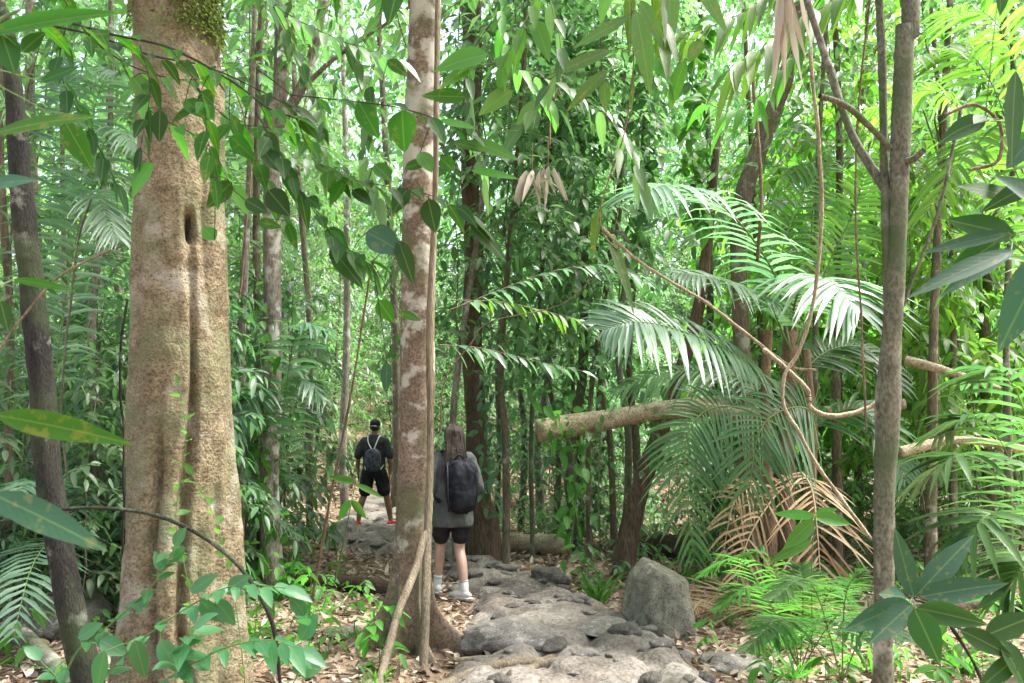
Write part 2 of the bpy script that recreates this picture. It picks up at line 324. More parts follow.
def pathmat():
    m, N, L = mat('trodden_dirt_and_rock'); tc = N('ShaderNodeTexCoord')
    n1 = N('ShaderNodeTexNoise'); n1.inputs['Scale'].default_value = 2.2; n1.inputs['Detail'].default_value = 9; n1.inputs['Roughness'].default_value = .65; L(tc.outputs['Object'], n1.inputs[0])
    c = ramp(N, L, n1.outputs[0], [(.3, (.075, .062, .05)), (.43, (.145, .125, .105)), (.55, (.225, .20, .172)), (.7, (.31, .285, .255))])
    n2 = N('ShaderNodeTexNoise'); n2.inputs['Scale'].default_value = 40; n2.inputs['Detail'].default_value = 6; L(tc.outputs['Object'], n2.inputs[0])
    c2 = ramp(N, L, n2.outputs[0], [(.32, (.55, .52, .5)), (.6, (1.1, 1.1, 1.1))])
    mx = N('ShaderNodeMix', data_type='RGBA', blend_type='MULTIPLY'); mx.inputs[0].default_value = .9; L(c, mx.inputs[6]); L(c2, mx.inputs[7])
    p = N('ShaderNodeBsdfPrincipled'); p.inputs['Roughness'].default_value = .85; p.inputs['Specular IOR Level'].default_value = .25; L(mx.outputs[2], p.inputs['Base Color'])
    ad = N('ShaderNodeMath', operation='MULTIPLY_ADD'); L(n2.outputs[0], ad.inputs[0]); ad.inputs[1].default_value = .35; L(n1.outputs[0], ad.inputs[2])
    b = N('ShaderNodeBump'); b.inputs['Distance'].default_value = .04; b.inputs['Strength'].default_value = .8; L(ad.outputs[0], b.inputs['Height']); L(b.outputs[0], p.inputs['Normal'])
    o = N('ShaderNodeOutputMaterial'); L(p.outputs[0], o.inputs[0]); return m
MT['ground'] = groundmat(); MT['path'] = pathmat()
# ---------------------------------------------------------------- ground and path
def axis(lo, a, b, hi, fine, n): 
    l = a-(a-lo)*np.linspace(1, 0, n)[:-1]**2.2; r = b+(hi-b)*np.linspace(0, 1, n)[1:]**2.2
    return np.concatenate([l, np.arange(a, b, fine), r])
xs = axis(-160, -5.5, 6.5, 160, .06, 40); ys = axis(-60, 3, 15, 260, .06, 50)
X, Y = np.meshgrid(xs, ys); Zg = ground(X, Y)
tag(MB().grid(np.stack([X, Y, Zg], -1)).build('ground', MT['ground']), kind='structure')
PATH = np.array([[*gp(px, py), hw] for px, py, hw in [(590, 760, 1.1), (588, 700, .95), (580, 650, .74), (552, 622, .66), (522, 597, .6), (476, 570, .42), (430, 554, .46), (385, 540, .95), (358, 526, .95), (366, 508, .85), (388, 498, .7), (420, 488, .7)]])
pc = spline(PATH, 160)
def path_mask(x, y):
    d = np.full(np.shape(x), 9.)
    for c in pc[::2]: d = np.minimum(d, np.hypot(x-c[0], y-c[1])-c[3]*.85)
    q = np.stack([x, y, 0*x], -1); return 1-sstep(-.18, .22, d+.22*fbm(q*2.1+3, 3))
cells = rng.uniform([-3.2, 4], [3.2, 19], (900, 2)); crad = rng.uniform(.06, .3, 900)
pxs = np.arange(-3, 3.2, .03); pys = np.arange(4.2, 19, .03)
X, Y = np.meshgrid(pxs, pys); mk = path_mask(X, Y)
h = np.zeros_like(X)
for (cx, cy), r in zip(cells, crad):
    i0, i1 = np.searchsorted(pxs, [cx-r, cx+r]); j0, j1 = np.searchsorted(pys, [cy-r, cy+r])
    if i1 <= i0 or j1 <= j0: continue
    sub = (slice(j0, j1), slice(i0, i1)); d = np.hypot(X[sub]-cx, (Y[sub]-cy)*1.15)/r
    h[sub] = np.maximum(h[sub], np.clip(1-d**5, 0, 1)**.6*min(r*.34, .065))
q = np.stack([X, Y, 0*X], -1)
Zp = ground(X, Y)+(mk-.55)*.09+mk*(h*1.0+.03*fbm(q*6, 4)+.014*(1-2*np.abs(fbm(q*12+3, 3)))+.02*(1-2.2*np.abs(fbm(q*3.3+30, 2)))+.03*(1-np.abs(fbm(q*1.6+8, 2))))-.01
g = np.stack([X, Y, Zp], -1)
# keep only cells near the path
mb = MB(); r_, c_ = X.shape; keep = mk > .02
idx = np.arange(r_*c_).reshape(r_, c_); kc = keep[:-1, :-1] | keep[1:, 1:] | keep[1:, :-1] | keep[:-1, 1:]
f = np.stack([idx[:-1, :-1], idx[:-1, 1:], idx[1:, 1:], idx[1:, :-1]], -1)[kc]
uq, inv = np.unique(f, return_inverse=True)
mb.add(g.reshape(-1, 3)[uq], inv.ravel(), np.full(len(f), 4)); tag(mb.build('path', MT['path']), kind='structure')
def surf(x, y):
    i = int(np.clip(round((x+3)/.03), 0, c_-1)); j = int(np.clip(round((y-4.2)/.03), 0, r_-1))
    if -3 < x < 3.1 and 4.2 < y < 18.9 and mk[j, i] > .3: return max(gz(x, y), float(Zp[j, i]))
    return gz(x, y)

# leaf litter
n = 60000; d = rng.uniform(0, 1, n)**1.0*22+3.8; px = rng.uniform(-80, 1110, n); x = (px-512)/F*d; y = d
keep = (path_mask(x, y) < rng.uniform(.12, 1.9, n)*.85); x, y = x[keep], y[keep]; n = len(x)
az = rng.uniform(0, 6.28, n); mb = MB()
p = np.stack([x, y, ground(x, y)+rng.uniform(.004, .045, n)], -1)
leaves(mb, p, np.stack([np.cos(az), np.sin(az), rng.normal(0, .22, n)], -1), jit(np.tile(Z3, (n, 1)), .35), rng.uniform(.035, .105, n)*(1+.06*np.clip(y-8, 0, 20)), rng.uniform(.15, .32, n), 'mid', droop=rng.normal(0, .15, n), fold=.35, curl=rng.normal(0, .35, n))
tag(mb.build('leaf_litter', MT['litter']), label='dry brown and tan fallen leaves carpeting the forest floor', cat='leaf litter', kind='stuff')
# twigs and fine debris
mb = MB()
for k in range(420):
    d = U(4.5, 15); x = (U(-40, 1060)-512)/F*d
    if path_mask(np.array([x]), np.array([d]))[0] > .5 and U(0, 1) < .8: continue
    a = U(0, 6.28); l = U(.12, .6); pts = [[x+math.cos(a)*l*t+U(-.02, .02), d+math.sin(a)*l*t+U(-.02, .02), gz(x+math.cos(a)*l*t, d+math.sin(a)*l*t)+.02+U(0, .03)] for t in (0, .35, .7, 1)]
    mb.tube(pts, [U(.003, .009)]*4, 5)
tag(mb.build('fallen_twigs', MT['rootbark']), label='thin fallen twigs scattered through the leaf litter', cat='twigs', kind='stuff')

# ---------------------------------------------------------------- rocks
def rock_mesh(seed, name, m, flat=.6, n=26, facets=9):
    r = np.random.default_rng(seed); nn = r.normal(size=(facets, 3)); nn /= np.linalg.norm(nn, axis=1)[:, None]; dd = r.uniform(.6, .92, facets)
    def fn(d):
        q = np.einsum('ijk,lk->ijl', d, nn); q = np.where(q > .05, dd/np.maximum(q, .05), 9)
        s = -np.log(np.exp(-26*np.minimum(q, 1.15)).sum(-1)+np.exp(-26*1.0))/26
        return s*(1+.2*fbm(d*1.8+seed, 4)+.05*fbm(d*6+seed, 4)-.05*np.abs(fbm(d*3+seed*2, 3)))
    return MB().sphere((0, 0, 0), (1, .85, flat), n, fn=fn).build(name, m)
def rock_at(o, px, py, wpx, rz=0, sz=1, sy=1, sink=.3, lift=None):
    g_ = gp(px, py); w = M(wpx, g_[1])/2; o.scale = (w, w*sy, w*sz); o.rotation_euler.z = rz
    zb = surf(g_[0], g_[1]); o.location = (g_[0], g_[1]+w*.5, zb+w*sz*.6*(1-2*sink)); return o
BN = np.array([(.25, -.15, 1), (-1, -.35, .12), (-.15, -1, .25), (1, -.3, .35), (-.75, -.35, .75), (.5, -.8, .55), (0, 1, .2), (-.6, -.9, -.2), (0, 0, -1)], float); BN /= np.linalg.norm(BN, axis=1)[:, None]; BD = np.array([.72, .74, .76, .84, .86, .86, .9, .86, .9])
def bfn(d):
    q = np.einsum('ijk,lk->ijl', d, BN); q = np.where(q > .05, BD/np.maximum(q, .05), 9); s = -np.log(np.exp(-30*np.minimum(q, 1.3)).sum(-1))/30
    return s*(1+.09*fbm(d*2.2+9, 4)+.025*fbm(d*9, 3))
b = MB().sphere((0, 0, 0), (1, .9, 1), 70, fn=bfn).build('boulder', MT['boulder']); b.location = tuple(gp(664, 641)+np.array([.04, .32, .2])); b.scale = (.285, .32, .37); b.rotation_euler = (R(-4), R(8), R(6))
tag(b, 'large greenish grey boulder on the right edge of the rocky path', 'boulder')
b = rock_mesh(9, 'rock', MT['rockdark'], .7, 40); rock_at(b, 45, 640, 95, .4, .9, 1, .2); tag(b, 'dark rounded rock behind the leaning black sapling at the lower left', 'rock')
big = [(550, 592, 48, 'dark', 'dark flat-topped stone wedge in the middle of the path', .6), (525, 607, 50, 'dark', 'low dark stone just in front of the wedge-shaped path stone', .45),
       (505, 660, 105, 'r', 'broad pale stone with a mossy patch beside the buttress root', .5), (606, 648, 84, 'r', 'broad smooth grey slab across the near path', .22),
       (552, 640, 62, 'r', 'grey slab wedged against the broad smooth slab', .3), (462, 585, 34, 'dark', 'small dark stone beside the walking woman\'s shoe', .6),
       (345, 543, 34, 'r', 'pointed grey stone just behind the man with red shoes', 1.1), (262, 513, 30, 'r', 'grey stone between bare stems left of the path', .7), (597, 523, 22, 'r', 'small grey stone at the foot of the thin trunks beyond the pale log', .8),
       (455, 592, 24, 'r', 'small pale stone under the walking woman', .5), (340, 640, 44, 'dark', 'mossy dark stone left of the buttressed trunk', .7), (742, 672, 90, 'r', 'pale flat rock under the bright green fern fronds', .35),
       (566, 578, 34, 'r', 'flat grey stone left of the grass tuft', .3), (500, 578, 36, 'r', 'wide grey stone behind the wedge-shaped path stone', .4), (628, 655, 40, 'dark', 'dark damp stone at the foot of the large boulder', .6), (10, 600, 60, 'dark', 'dark rock cut off by the left edge', .7)]
for i, (px, py, w, k, lb, sz) in enumerate(big):
    o = rock_mesh(20+i, 'rock', MT['rockdark' if k == 'dark' else 'rock'], .8, 34, 8); rock_at(o, px, py, w, U(0, 6), sz, U(.75, 1.1), .46 if sz < .5 else .36); tag(o, lb, 'rock')
protos = [rock_mesh(50+i, 'path_stone', MT['rock' if i % 5 else 'rockdark'], .7, 18, 8) for i in range(6)]
used = [0]*6; cnt = 0
for k in range(700):
    c = pc[int(U(0, 118))]; x = c[0]+U(-1.15, 1.15)*c[3]; y = c[1]+U(-.3, .3); pp = path_mask(np.array([x]), np.array([y]))[0]
    if pp < .12 and U(0, 1) < .8: continue
    i = cnt % 6; o = protos[i] if not used[i] else copy_tree(protos[i]); used[i] = 1
    s = U(.03, .10)*(1.7 if U(0, 1) < .2 else 1); o.scale = (s, s*U(.7, 1.1), s*U(.5, .8)); o.rotation_euler.z = U(0, 6.28); o.location = (x, y, surf(x, y)+s*.04)
    tag(o, 'small loose stone lying on the rocky path', 'stone', 'small loose stones on the path'); cnt += 1
    if cnt >= 170: break

# ---------------------------------------------------------------- trunks
def trunk(prof, d, n=72, fine=.03, amp=.02, nf=6, mod=None, ground_to=True, fl=0, top=None):
    """prof: (px, py, width px[, depth]); returns builder and base point"""
    pts = [P(q[0], q[1], q[3] if len(q) > 3 else d) for q in prof]; rad = [M(q[2], q[3] if len(q) > 3 else d)/2 for q in prof]
    if ground_to:
        e = pts[-1].copy(); k = pts[-1]-pts[-2]; zg = gz(e[0], e[1])-.15
        if e[2] > zg: t = (e[2]-zg)/max(-k[2], .1); e = e+k*t*.6; e[2] = zg; pts.append(e); rad.append(rad[-1]*(1.12 if fl == 0 else fl))
    if top: pts.insert(0, pts[0]+np.array(top[:3], float)); rad.insert(0, rad[0]*top[3])
    pts = np.array(pts); rad = np.array(rad); Ls = np.concatenate([[0], np.cumsum(np.linalg.norm(np.diff(pts, axis=0), axis=1))])
    m = max(8, int(Ls[-1]/fine)); u = np.linspace(0, Ls[-1], m)
    full = spline(np.column_stack([pts, rad]), 400); Lf = np.concatenate([[0], np.cumsum(np.linalg.norm(np.diff(full[:, :3], axis=0), axis=1))])
    u = np.linspace(0, Lf[-1], m); c = np.stack([np.interp(u, Lf, full[:, k]) for k in range(4)], -1)
    th = np.linspace(0, 2*np.pi, n, endpoint=False); tn = np.gradient(c[:, :3], axis=0); tn /= np.linalg.norm(tn, axis=1)[:, None]
    A = np.cross(tn, [0, 1., 0]); A /= np.linalg.norm(A, axis=1)[:, None]; B = np.cross(A, tn)   # theta=0 : -x ... ; -pi/2 or +pi/2: towards camera
    if A[0][0] < 0: A = -A; B = np.cross(tn, A)
    if B[0][1] > 0: B = -B          # B points to the camera (-y): theta = 90 deg faces the lens
    dirs = np.cos(th)[None, :, None]*A[:, None]+np.sin(th)[None, :, None]*B[:, None]
    rr = np.repeat(c[:, 3:4], n, 1); Zr = np.repeat(c[:, 2:3], n, 1)
    if mod: rr = mod(rr, np.repeat(th[None], m, 0), Zr)
    g = c[:, None, :3]+dirs*rr[..., None]; g = g+dirs*(amp*fbm(g*np.array([nf, nf, nf*.45])+3, 4))[..., None]
    if A[0][0]*B[0][1]-A[0][1]*B[0][0] > 0: pass
    g = g[::-1] if np.cross(A[0], B[0]).dot(tn[0]) < 0 else g
    return MB().grid(g, True), pts[-1]
def fix(o):  # make face normals point outwards
    return o
def tree(name, label, cat='tree', group=None, loc=(0, 0, 0)):
    return empty(name, loc, label, cat, group)
def gauss(th, c, w): 
    d = (th-c+np.pi) % (2*np.pi)-np.pi; return np.exp(-(d/w)**2)

# 1. the wide tan trunk on the left
def m1(r, th, z):
    zz = (z-1.6)
    crev = (.035+.04*(1-sstep(.2, .8, zz)))*gauss(th, R(60)+.06*np.sin(z*2.5)+.16*vnoise(np.stack([0*z+3, 0*z, z*1.6], -1)), .085+.03*vnoise(np.stack([0*z, 0*z, z*3], -1)))*sstep(-1.7, -1.3, zz)*(1-sstep(.95, 1.3, zz))+.15*gauss(th, R(59), .10)*np.exp(-((z-2.78)/.085)**4)
    crev += .075*gauss(th, R(94)+.1*np.sin(z*1.7), .10)*(1-sstep(-.3, .4, zz))+.03*gauss(th, R(30), .1)*(1-sstep(-.5, .1, zz))
    crev += .018*(1-np.abs(vnoise(np.stack([np.cos(th)*2.2, np.sin(th)*2.2, z*1.1], -1))*2.2))*(z > -1)+.012*np.clip(vnoise(np.stack([np.cos(th)*3, np.sin(th)*3, z*9], -1)), 0, 1)
    lobes = .035*np.cos(3*(th-R(130)))*(1-sstep(0, 3.2, z))+.02*np.cos(5*th)
    return r*(1+lobes)-crev+.05*(1-sstep(0, .7, z))*np.abs(np.cos(2.5*th))
t = tree('tree', 'wide tan tree trunk with a vertical crevice and moss near the top')
mb, base = trunk([(172, -60, 88), (176, 20, 88), (181, 150, 86), (182, 250, 89), (183, 340, 92), (183, 450, 99), (182, 550, 108), (181, 660, 114), (182, 740, 120)], 5.0, 220, .014, .014, 17, m1, top=(-.1, 0, 4, .8))
mb.build('trunk', MT['bigbark'], t)
# moss pads on its upper trunk, faces of tiny fronds
mo = MB(); N_ = 9000
yy = rng.uniform(-40, 140, N_); thm = rng.uniform(R(0), R(140), N_); w = M(47.5, 5)
c = np.array([P(176+(y_/150)*4, y_, 5.0) for y_ in yy]); nn = np.stack([np.cos(thm), -np.sin(thm), 0*thm], -1)
q = c+nn*w; sel = fbm(q*3.2+40, 3)+rng.normal(0, .22, N_) > (-.3+np.clip(yy-5, 0, 140)*.0085)
leaves(mo, q[sel], jit(nn[sel]*.6+[0, 0, -.6], .5), jit(nn[sel], .5), rng.uniform(.015, .04, sel.sum()), .3, 'lo')
MT['moss'] = leafmat('moss', [(.05, .08, .015), (.10, .13, .03), (.15, .17, .05)], rough=.8, trans=.2, spec=.1)
mo.build('moss', MT['moss'], t)
# 2. buttressed trunk in the middle
B2 = P(408, 651, 6.5)
def m2(r, th, z):
    zz = z-gz(B2[0], B2[1]); f = np.exp(-np.clip(zz-.0, 0, 9)/.16)
    fl = .62*gauss(th, R(20), .12)+.50*gauss(th, R(160), .14)+.38*gauss(th, R(62), .10)+.24*gauss(th, R(118), .12)+.5*gauss(th, R(215), .25)+.45*gauss(th, R(300), .25)
    f2 = np.exp(-np.clip(zz, 0, 9)/.5)*.015*(gauss(th, R(22), .5)+gauss(th, R(158), .5)+gauss(th, R(70), .4))
    return r+fl*f+f2-.02*gauss(th, R(45), .2)*np.exp(-zz/.8)
t = tree('tree', 'straight pinkish lichen-patched trunk with flaring buttress roots in the centre')
mb, base = trunk([(425, -60, 33), (425, 10, 33), (420, 150, 34), (418, 300, 34), (416, 450, 35), (413, 540, 35), (410, 610, 35), (409, 645, 36)], 6.5, 240, .016, .010, 10, m2, top=(.1, 0, 5, .8))
mb.build('trunk', MT['midbark'], t)
mb, _ = trunk([(438, -40, 5, 6.38), (437, 60, 6, 6.36), (435, 200, 6, 6.34), (430, 330, 8, 6.33), (430, 440, 6, 6.3), (428, 520, 8, 6.28), (426, 590, 9, 6.1), (424, 655, 9, 5.98)], 6.3, 14, .04, .004, 12)
mb.build('aerial_root', MT['rootbark'], t)
mb, _ = trunk([(425, 532, 7, 6.2), (415, 570, 8, 6.05), (399, 610, 8, 5.85), (388, 650, 8, 5.7), (378, 690, 9, 5.5)], 6, 14, .04, .004, 12)
mb.build('prop_root', MT['rootbark'], t)

simple = [  # name, label, profile, depth, material, extras
 ('sapling', 'black leaning slender trunk at the left edge', [(-6, -60, 17), (4, 20, 17), (14, 90, 18), (22, 200, 21), (32, 290, 22), (42, 380, 24), (46, 450, 24), (58, 540, 25), (78, 640, 27), (92, 700, 29)], 4.3, 'blackbark', .012, 'tree'),
 ('sapling', 'straight olive grey slender trunk standing at the right, nearest the camera', [(908, -70, 17), (905, 30, 18), (901, 130, 19), (898, 230, 18), (892, 330, 19), (888, 400, 24), (887, 440, 22), (885, 480, 20), (884, 560, 19), (883, 640, 19), (884, 720, 21)], 3.6, 'olivebark', .006, 'tree'),
 ('tree', 'dark brown trunk with a flared foot behind the woman', [(470, -60, 21), (473, 60, 20), (470, 180, 18), (474, 260, 19), (472, 350, 20), (477, 430, 21), (476, 490, 25), (480, 522, 36)], 11.0, 'darkbark', .02, 'tree'),
 ('tree', 'grey mottled forked tree behind the wide tan trunk', [(272, 120, 17), (280, 96, 15), (282, 40, 15), (281, -60, 14)][::-1]+[(272, 230, 17), (272, 400, 19), (268, 480, 20), (272, 560, 21)], 8.6, 'greybark', .015, 'tree'),
 ('tree', 'leaning grey brown trunk above the feather palm', [(800, -60, 15), (790, 60, 16), (770, 120, 17), (745, 190, 18), (738, 250, 16), (745, 400, 16), (748, 500, 17)], 9.0, 'sapbark', .012, 'tree'),
 ('tree', 'dark leaning stem left of the boulder among the thin trunks', [(700, 300, 12), (668, 410, 15), (648, 465, 17), (632, 520, 20)], 9.6, 'darkbark', .012, 'tree'),
]
for nm_, lb, pr, d, mk_, amp, cat in simple:
    t = tree(nm_, lb, cat); mb, _ = trunk(pr, d, 40, .03, amp, 10, top=(.05, 0, 5, .7) if pr[0][1] < 0 else (.3, .2, 2, .6)); mb.build('trunk', MT[mk_], t)
    if 'forked' in lb:
        for q in ([(276, 130, 12, 8.6), (300, 90, 11, 8.5), (312, 55, 10, 8.5), (322, 10, 9, 8.4), (335, -60, 8, 8.4)], [(303, 88, 6, 8.5), (330, 62, 5, 8.3), (360, 40, 4, 8.2), (392, 20, 3.5, 8.1), (430, -10, 3, 8.0)]):
            mb, _ = trunk(q, 8.6, 20, .05, .006, 8, ground_to=False); mb.build('limb', MT[mk_], t)
    if 'olive grey' in lb:
        for q in ([(893, 200, 12, 3.62), (870, 165, 9, 3.7), (850, 130, 8, 3.75), (830, 70, 8, 3.8), (806, -5, 7, 3.85), (798, -60, 7, 3.9)], [(889, 340, 8, 3.6), (886, 210, 10, 3.63), (884, 150, 8, 3.66), (882, 60, 8, 3.7), (876, -60, 8, 3.7)], [(890, 148, 7, 3.6), (868, 125, 6.5, 3.55), (845, 105, 6.5, 3.5), (820, 96, 6, 3.45)], [(896, 162, 9, 3.6), (912, 160, 7, 3.55), (924, 150, 5, 3.5)]):
            mb, _ = trunk(q, 3.6, 20, .03, .004, 12, ground_to=False); mb.build('limb', MT[mk_], t)

# thin bare stems, individually placed beyond the path
SLIM = []
tops = [(508, 7), (524, 6), (498, 5), (541, 8), (556, 6), (571, 10), (580, 5), (598, 9), (612, 6), (625, 7), (640, 8), (455, 7), (588, 5), (534, 4)]
for i, (px, w) in enumerate(tops):
    d = U(9.7, 14.5); y0 = U(425, 440) if 0 else 433+F*1.6/d*.985; lean = U(-14, 14)
    yt = [-40, 120, 190, 60, 230][i % 5]; lean = U(-40, 40); pr = [(px-lean, yt, w*.5), (px-lean*.5+U(-20, 20), yt*.5+130, w*.75), (px+U(-14, 14), 350, w*.9), (px+U(-4, 4), 440, w), (px+U(-3, 3), y0-6, w*1.15)]
    mb, bs = trunk(pr, d, 14, .08, .006, 7)
    t = tree('slender_tree', 'thin bare straight stem rising from the brown litter beyond the pale log', 'slender tree', 'thin bare stems beyond the pale log')
    mb.build('trunk', MT[['sapbark', 'olivebark', 'sapbark', 'greybark'][i % 4]], t); SLIM.append((t, px, d, pr, 0))
for i, (px, w, d) in enumerate([(262, 9, 9.4), (96, 8, 8), (120, 10, 11), (35, 14, 9), (310, 7, 13), (345, 8, 16), (395, 9, 17), (240, 8, 8.4), (10, 9, 7.5), (66, 6, 9.5), (215, 0, 0)]):
    if not w: continue
    y0 = 433+F*1.6/d*.985; lean = U(-20, 20)
    pr = [(px-lean, -40, w*.6), (px-lean*.6+U(-6, 6), 150, w*.75), (px+U(-5, 5), 320, w*.9), (px+U(-3, 3), 440, w), (px, y0-4, w*1.15)]
    mb, bs = trunk(pr, d, 14, .08, .008, 7); t = tree('slender_tree', 'slender bare stem in the thicket on the left side of the path', 'slender tree', 'slender stems left of the path'); mb.build('trunk', MT[['sapbark', 'greybark'][i % 2]], t); SLIM.append((t, px, d, pr, 1))
for i, (px, w, d) in enumerate([(838, 9, 9.5), (812, 6, 8.5), (930, 10, 8), (955, 7, 9), (990, 12, 10), (1010, 7, 7.5), (860, 7, 12), (715, 8, 12), (762, 7, 11)]):
    y0 = 433+F*1.6/d*.985; lean = U(-30, 30)
    pr = [(px-lean, -40, w*.6), (px-lean*.6+U(-6, 6), 150, w*.75), (px+U(-5, 5), 320, w*.9), (px+U(-3, 3), 440, w), (px, y0-4, w*1.15)]
    mb, bs = trunk(pr, d, 14, .08, .008, 7); t = tree('slender_tree', 'slender bare stem in the thicket on the right beyond the feather palm', 'slender tree', 'slender stems right of the path'); mb.build('trunk', MT[['sapbark', 'olivebark'][i % 2]], t); SLIM.append((t, px, d, pr, 2))

# ---------------------------------------------------------------- logs
def log(pts, r, m, label, name='fallen_log', n=28, amp=.05):
    pts = spline(pts, 60); mb = MB(); mb.tube(pts, np.linspace(r[0], r[1], 60)*(1+.08*np.sin(np.linspace(0, 9, 60))), n, bump=amp, round_='root' in name); return tag(mb.build(name, MT[m]), label, 'log')
log([P(537, 431, 8.8), P(600, 421, 8.9), P(660, 411, 9.0), P(740, 404, 9.2)], (.115, .10), 'log', 'pale tan fallen log propped up among the stems at head height')
log([P(690, 408, 8.6), P(760, 413, 8.5), P(830, 411, 8.4), P(905, 404, 8.3)], (.06, .05), 'log', 'thin pale fallen trunk lying across behind the feather palm')
gl = lambda px, py, dz=0: gp(px, py)+np.array([0, 0, dz])
log([gl(488, 552, .14), gl(515, 553, .14), gl(542, 554, .14), gl(568, 556, .13)], (.12, .135), 'log', 'pale cut log lying on the ground behind the woman')
log([gl(628, 556, .1), gl(690, 560, .12), gl(760, 560, .12), gl(830, 565, .1)], (.17, .2), 'darklog', 'thick dark rotting log behind the large boulder', n=40, amp=.12)
log([gl(282, 590, .06), gl(320, 592, .09), gl(362, 594, .09), gl(396, 598, .05)], (.09, .085), 'darklog', 'dark mossy log forming a step left of the central trunk', n=36, amp=.12)
log([gl(640, 690, .04), gl(560, 676, .07), gl(500, 676, .07), gl(440, 690, .02)], (.05, .03), 'rootbark', 'pale surface root crossing the near path', 'surface_root')
log([gl(470, 684, .02), gl(520, 682, .05), gl(552, 668, .07), gl(580, 661, .02)], (.03, .025), 'rootbark', 'short thick root curving over the path stones at the bottom', 'surface_root')
log([gl(700, 676, .0), gl(640, 672, .05), gl(600, 680, .06), gl(560, 700, .03)], (.02, .035), 'rootbark', 'thin root snaking over the pale rock at the bottom right of the path', 'surface_root')
log([gl(452, 664, .02), gl(500, 668, .05), gl(540, 690, .05), gl(560, 712, .02)], (.022, .03), 'rootbark', 'slim root crossing from the buttress foot over the path', 'surface_root')
log([gl(-40, 660, .1), gl(10, 655, .16), gl(40, 672, .12), gl(70, 690, .02)], (.085, .05), 'olivebark', 'mossy grey root at the bottom left corner', 'surface_root')
for pts, lb in [([(900, 452, 7.5), (960, 440, 7.6), (1040, 452, 7.7)], 'rotting pale branch lying in the thicket at the right edge'), ([(905, 360, 8), (950, 372, 7.8), (1000, 390, 7.6)], 'broken pale branch caught in the foliage at the right')]:
    log([P(*q) for q in pts], (.045, .03), 'log', lb, 'fallen_branch')
log([gl(930, 620, .05), gl(980, 612, .06), gl(1060, 618, .05)], (.06, .05), 'darklog', 'mossy log on the ground behind the broad dark-leaved sapling')
# ---------------------------------------------------------------- generic plants (built once, then copied)
def sapling_proto(name, lb, cat, group, H, nbr, brl, ll, lw, per, start=.25, kind='lo', mleaf='mid', mstem='sapbark', droop=.3, sub=2, r0=.02, elev=.35, twist=.0, seed=1, flat=.25, top=True):
    rs = np.random.default_rng(seed); t = empty(name, (0, 0, 0), lb, cat, group)
    zz = np.linspace(0, H, 12); wob = np.cumsum(rs.normal(0, .035*H/4, (12, 2)), 0); wob -= wob[0]
    st = np.column_stack([wob, zz-.1]); sm = MB().tube(st, np.linspace(r0, r0*.25, 12), 8); lf = MB()
    pos, dr, nm, ln = [], [], [], []
    def twig(p0, az, el, L, rad, lvl):
        k = 6; pts = [p0]; a = az; e = el
        for i in range(k):
            a += rs.normal(0, .12); e -= .16+rs.normal(0, .06)
            pts.append(pts[-1]+L/k*np.array([math.cos(a)*math.cos(e), math.sin(a)*math.cos(e), math.sin(e)]))
        pts = np.array(pts); sm.tube(pts, np.linspace(rad, rad*.35, len(pts)), 4, round_=False)
        m = max(3, int(per*(L/brl)**.8)); s0 = .25 if lvl == 0 else .1
        for j in range(m+1):
            u = s0+(1-s0)*j/m; q = u*k; i = min(int(q), k-1); p = pts[i]+(pts[i+1]-pts[i])*(q-i); td = pts[i+1]-pts[i]; td = td/np.linalg.norm(td)
            sd = np.cross(td, Z3); sd /= np.linalg.norm(sd)+1e-6; sgn = 1 if j % 2 else -1
            f = (.55 if j < m else 3); v = td*f+sd*sgn*(.9 if j < m else .1)+Z3*rs.normal(-.1, .25)
            pos.append(p); dr.append(v); nm.append(Z3+rs.normal(0, flat, 3)+td*.3); ln.append(ll*rs.uniform(.65, 1.25)*(1.1-.3*u))
        if lvl < sub-1:
            for j in range(3 if sub < 3 else 4):
                u = .3+.22*j; q = u*k; i = min(int(q), k-1)
                twig(pts[i], az+(.7 if j % 2 else -.7)+rs.normal(0, .15), el*.3, L*.5*(1-.3*u), rad*.5, lvl+1)
    for b in range(nbr):
        h = start+(1-start)*(b+.5)/nbr; q = h*11; i = min(int(q), 10); p = st[i]+(st[i+1]-st[i])*(q-i)
        twig(p, b*2.4+rs.normal(0, .3), elev+rs.normal(0, .2), brl*(1.15-.65*h)*rs.uniform(.7, 1.2), r0*.35, 0)
    n = len(pos); leaves(lf, pos, dr, nm, np.array(ln), lw, kind, droop=rs.uniform(droop*.4, droop*1.6, n), fold=.25)
    sm.build('stem', MT[mstem], t); lf.build('foliage', MT[mleaf], t, smooth=kind != 'lo'); return t

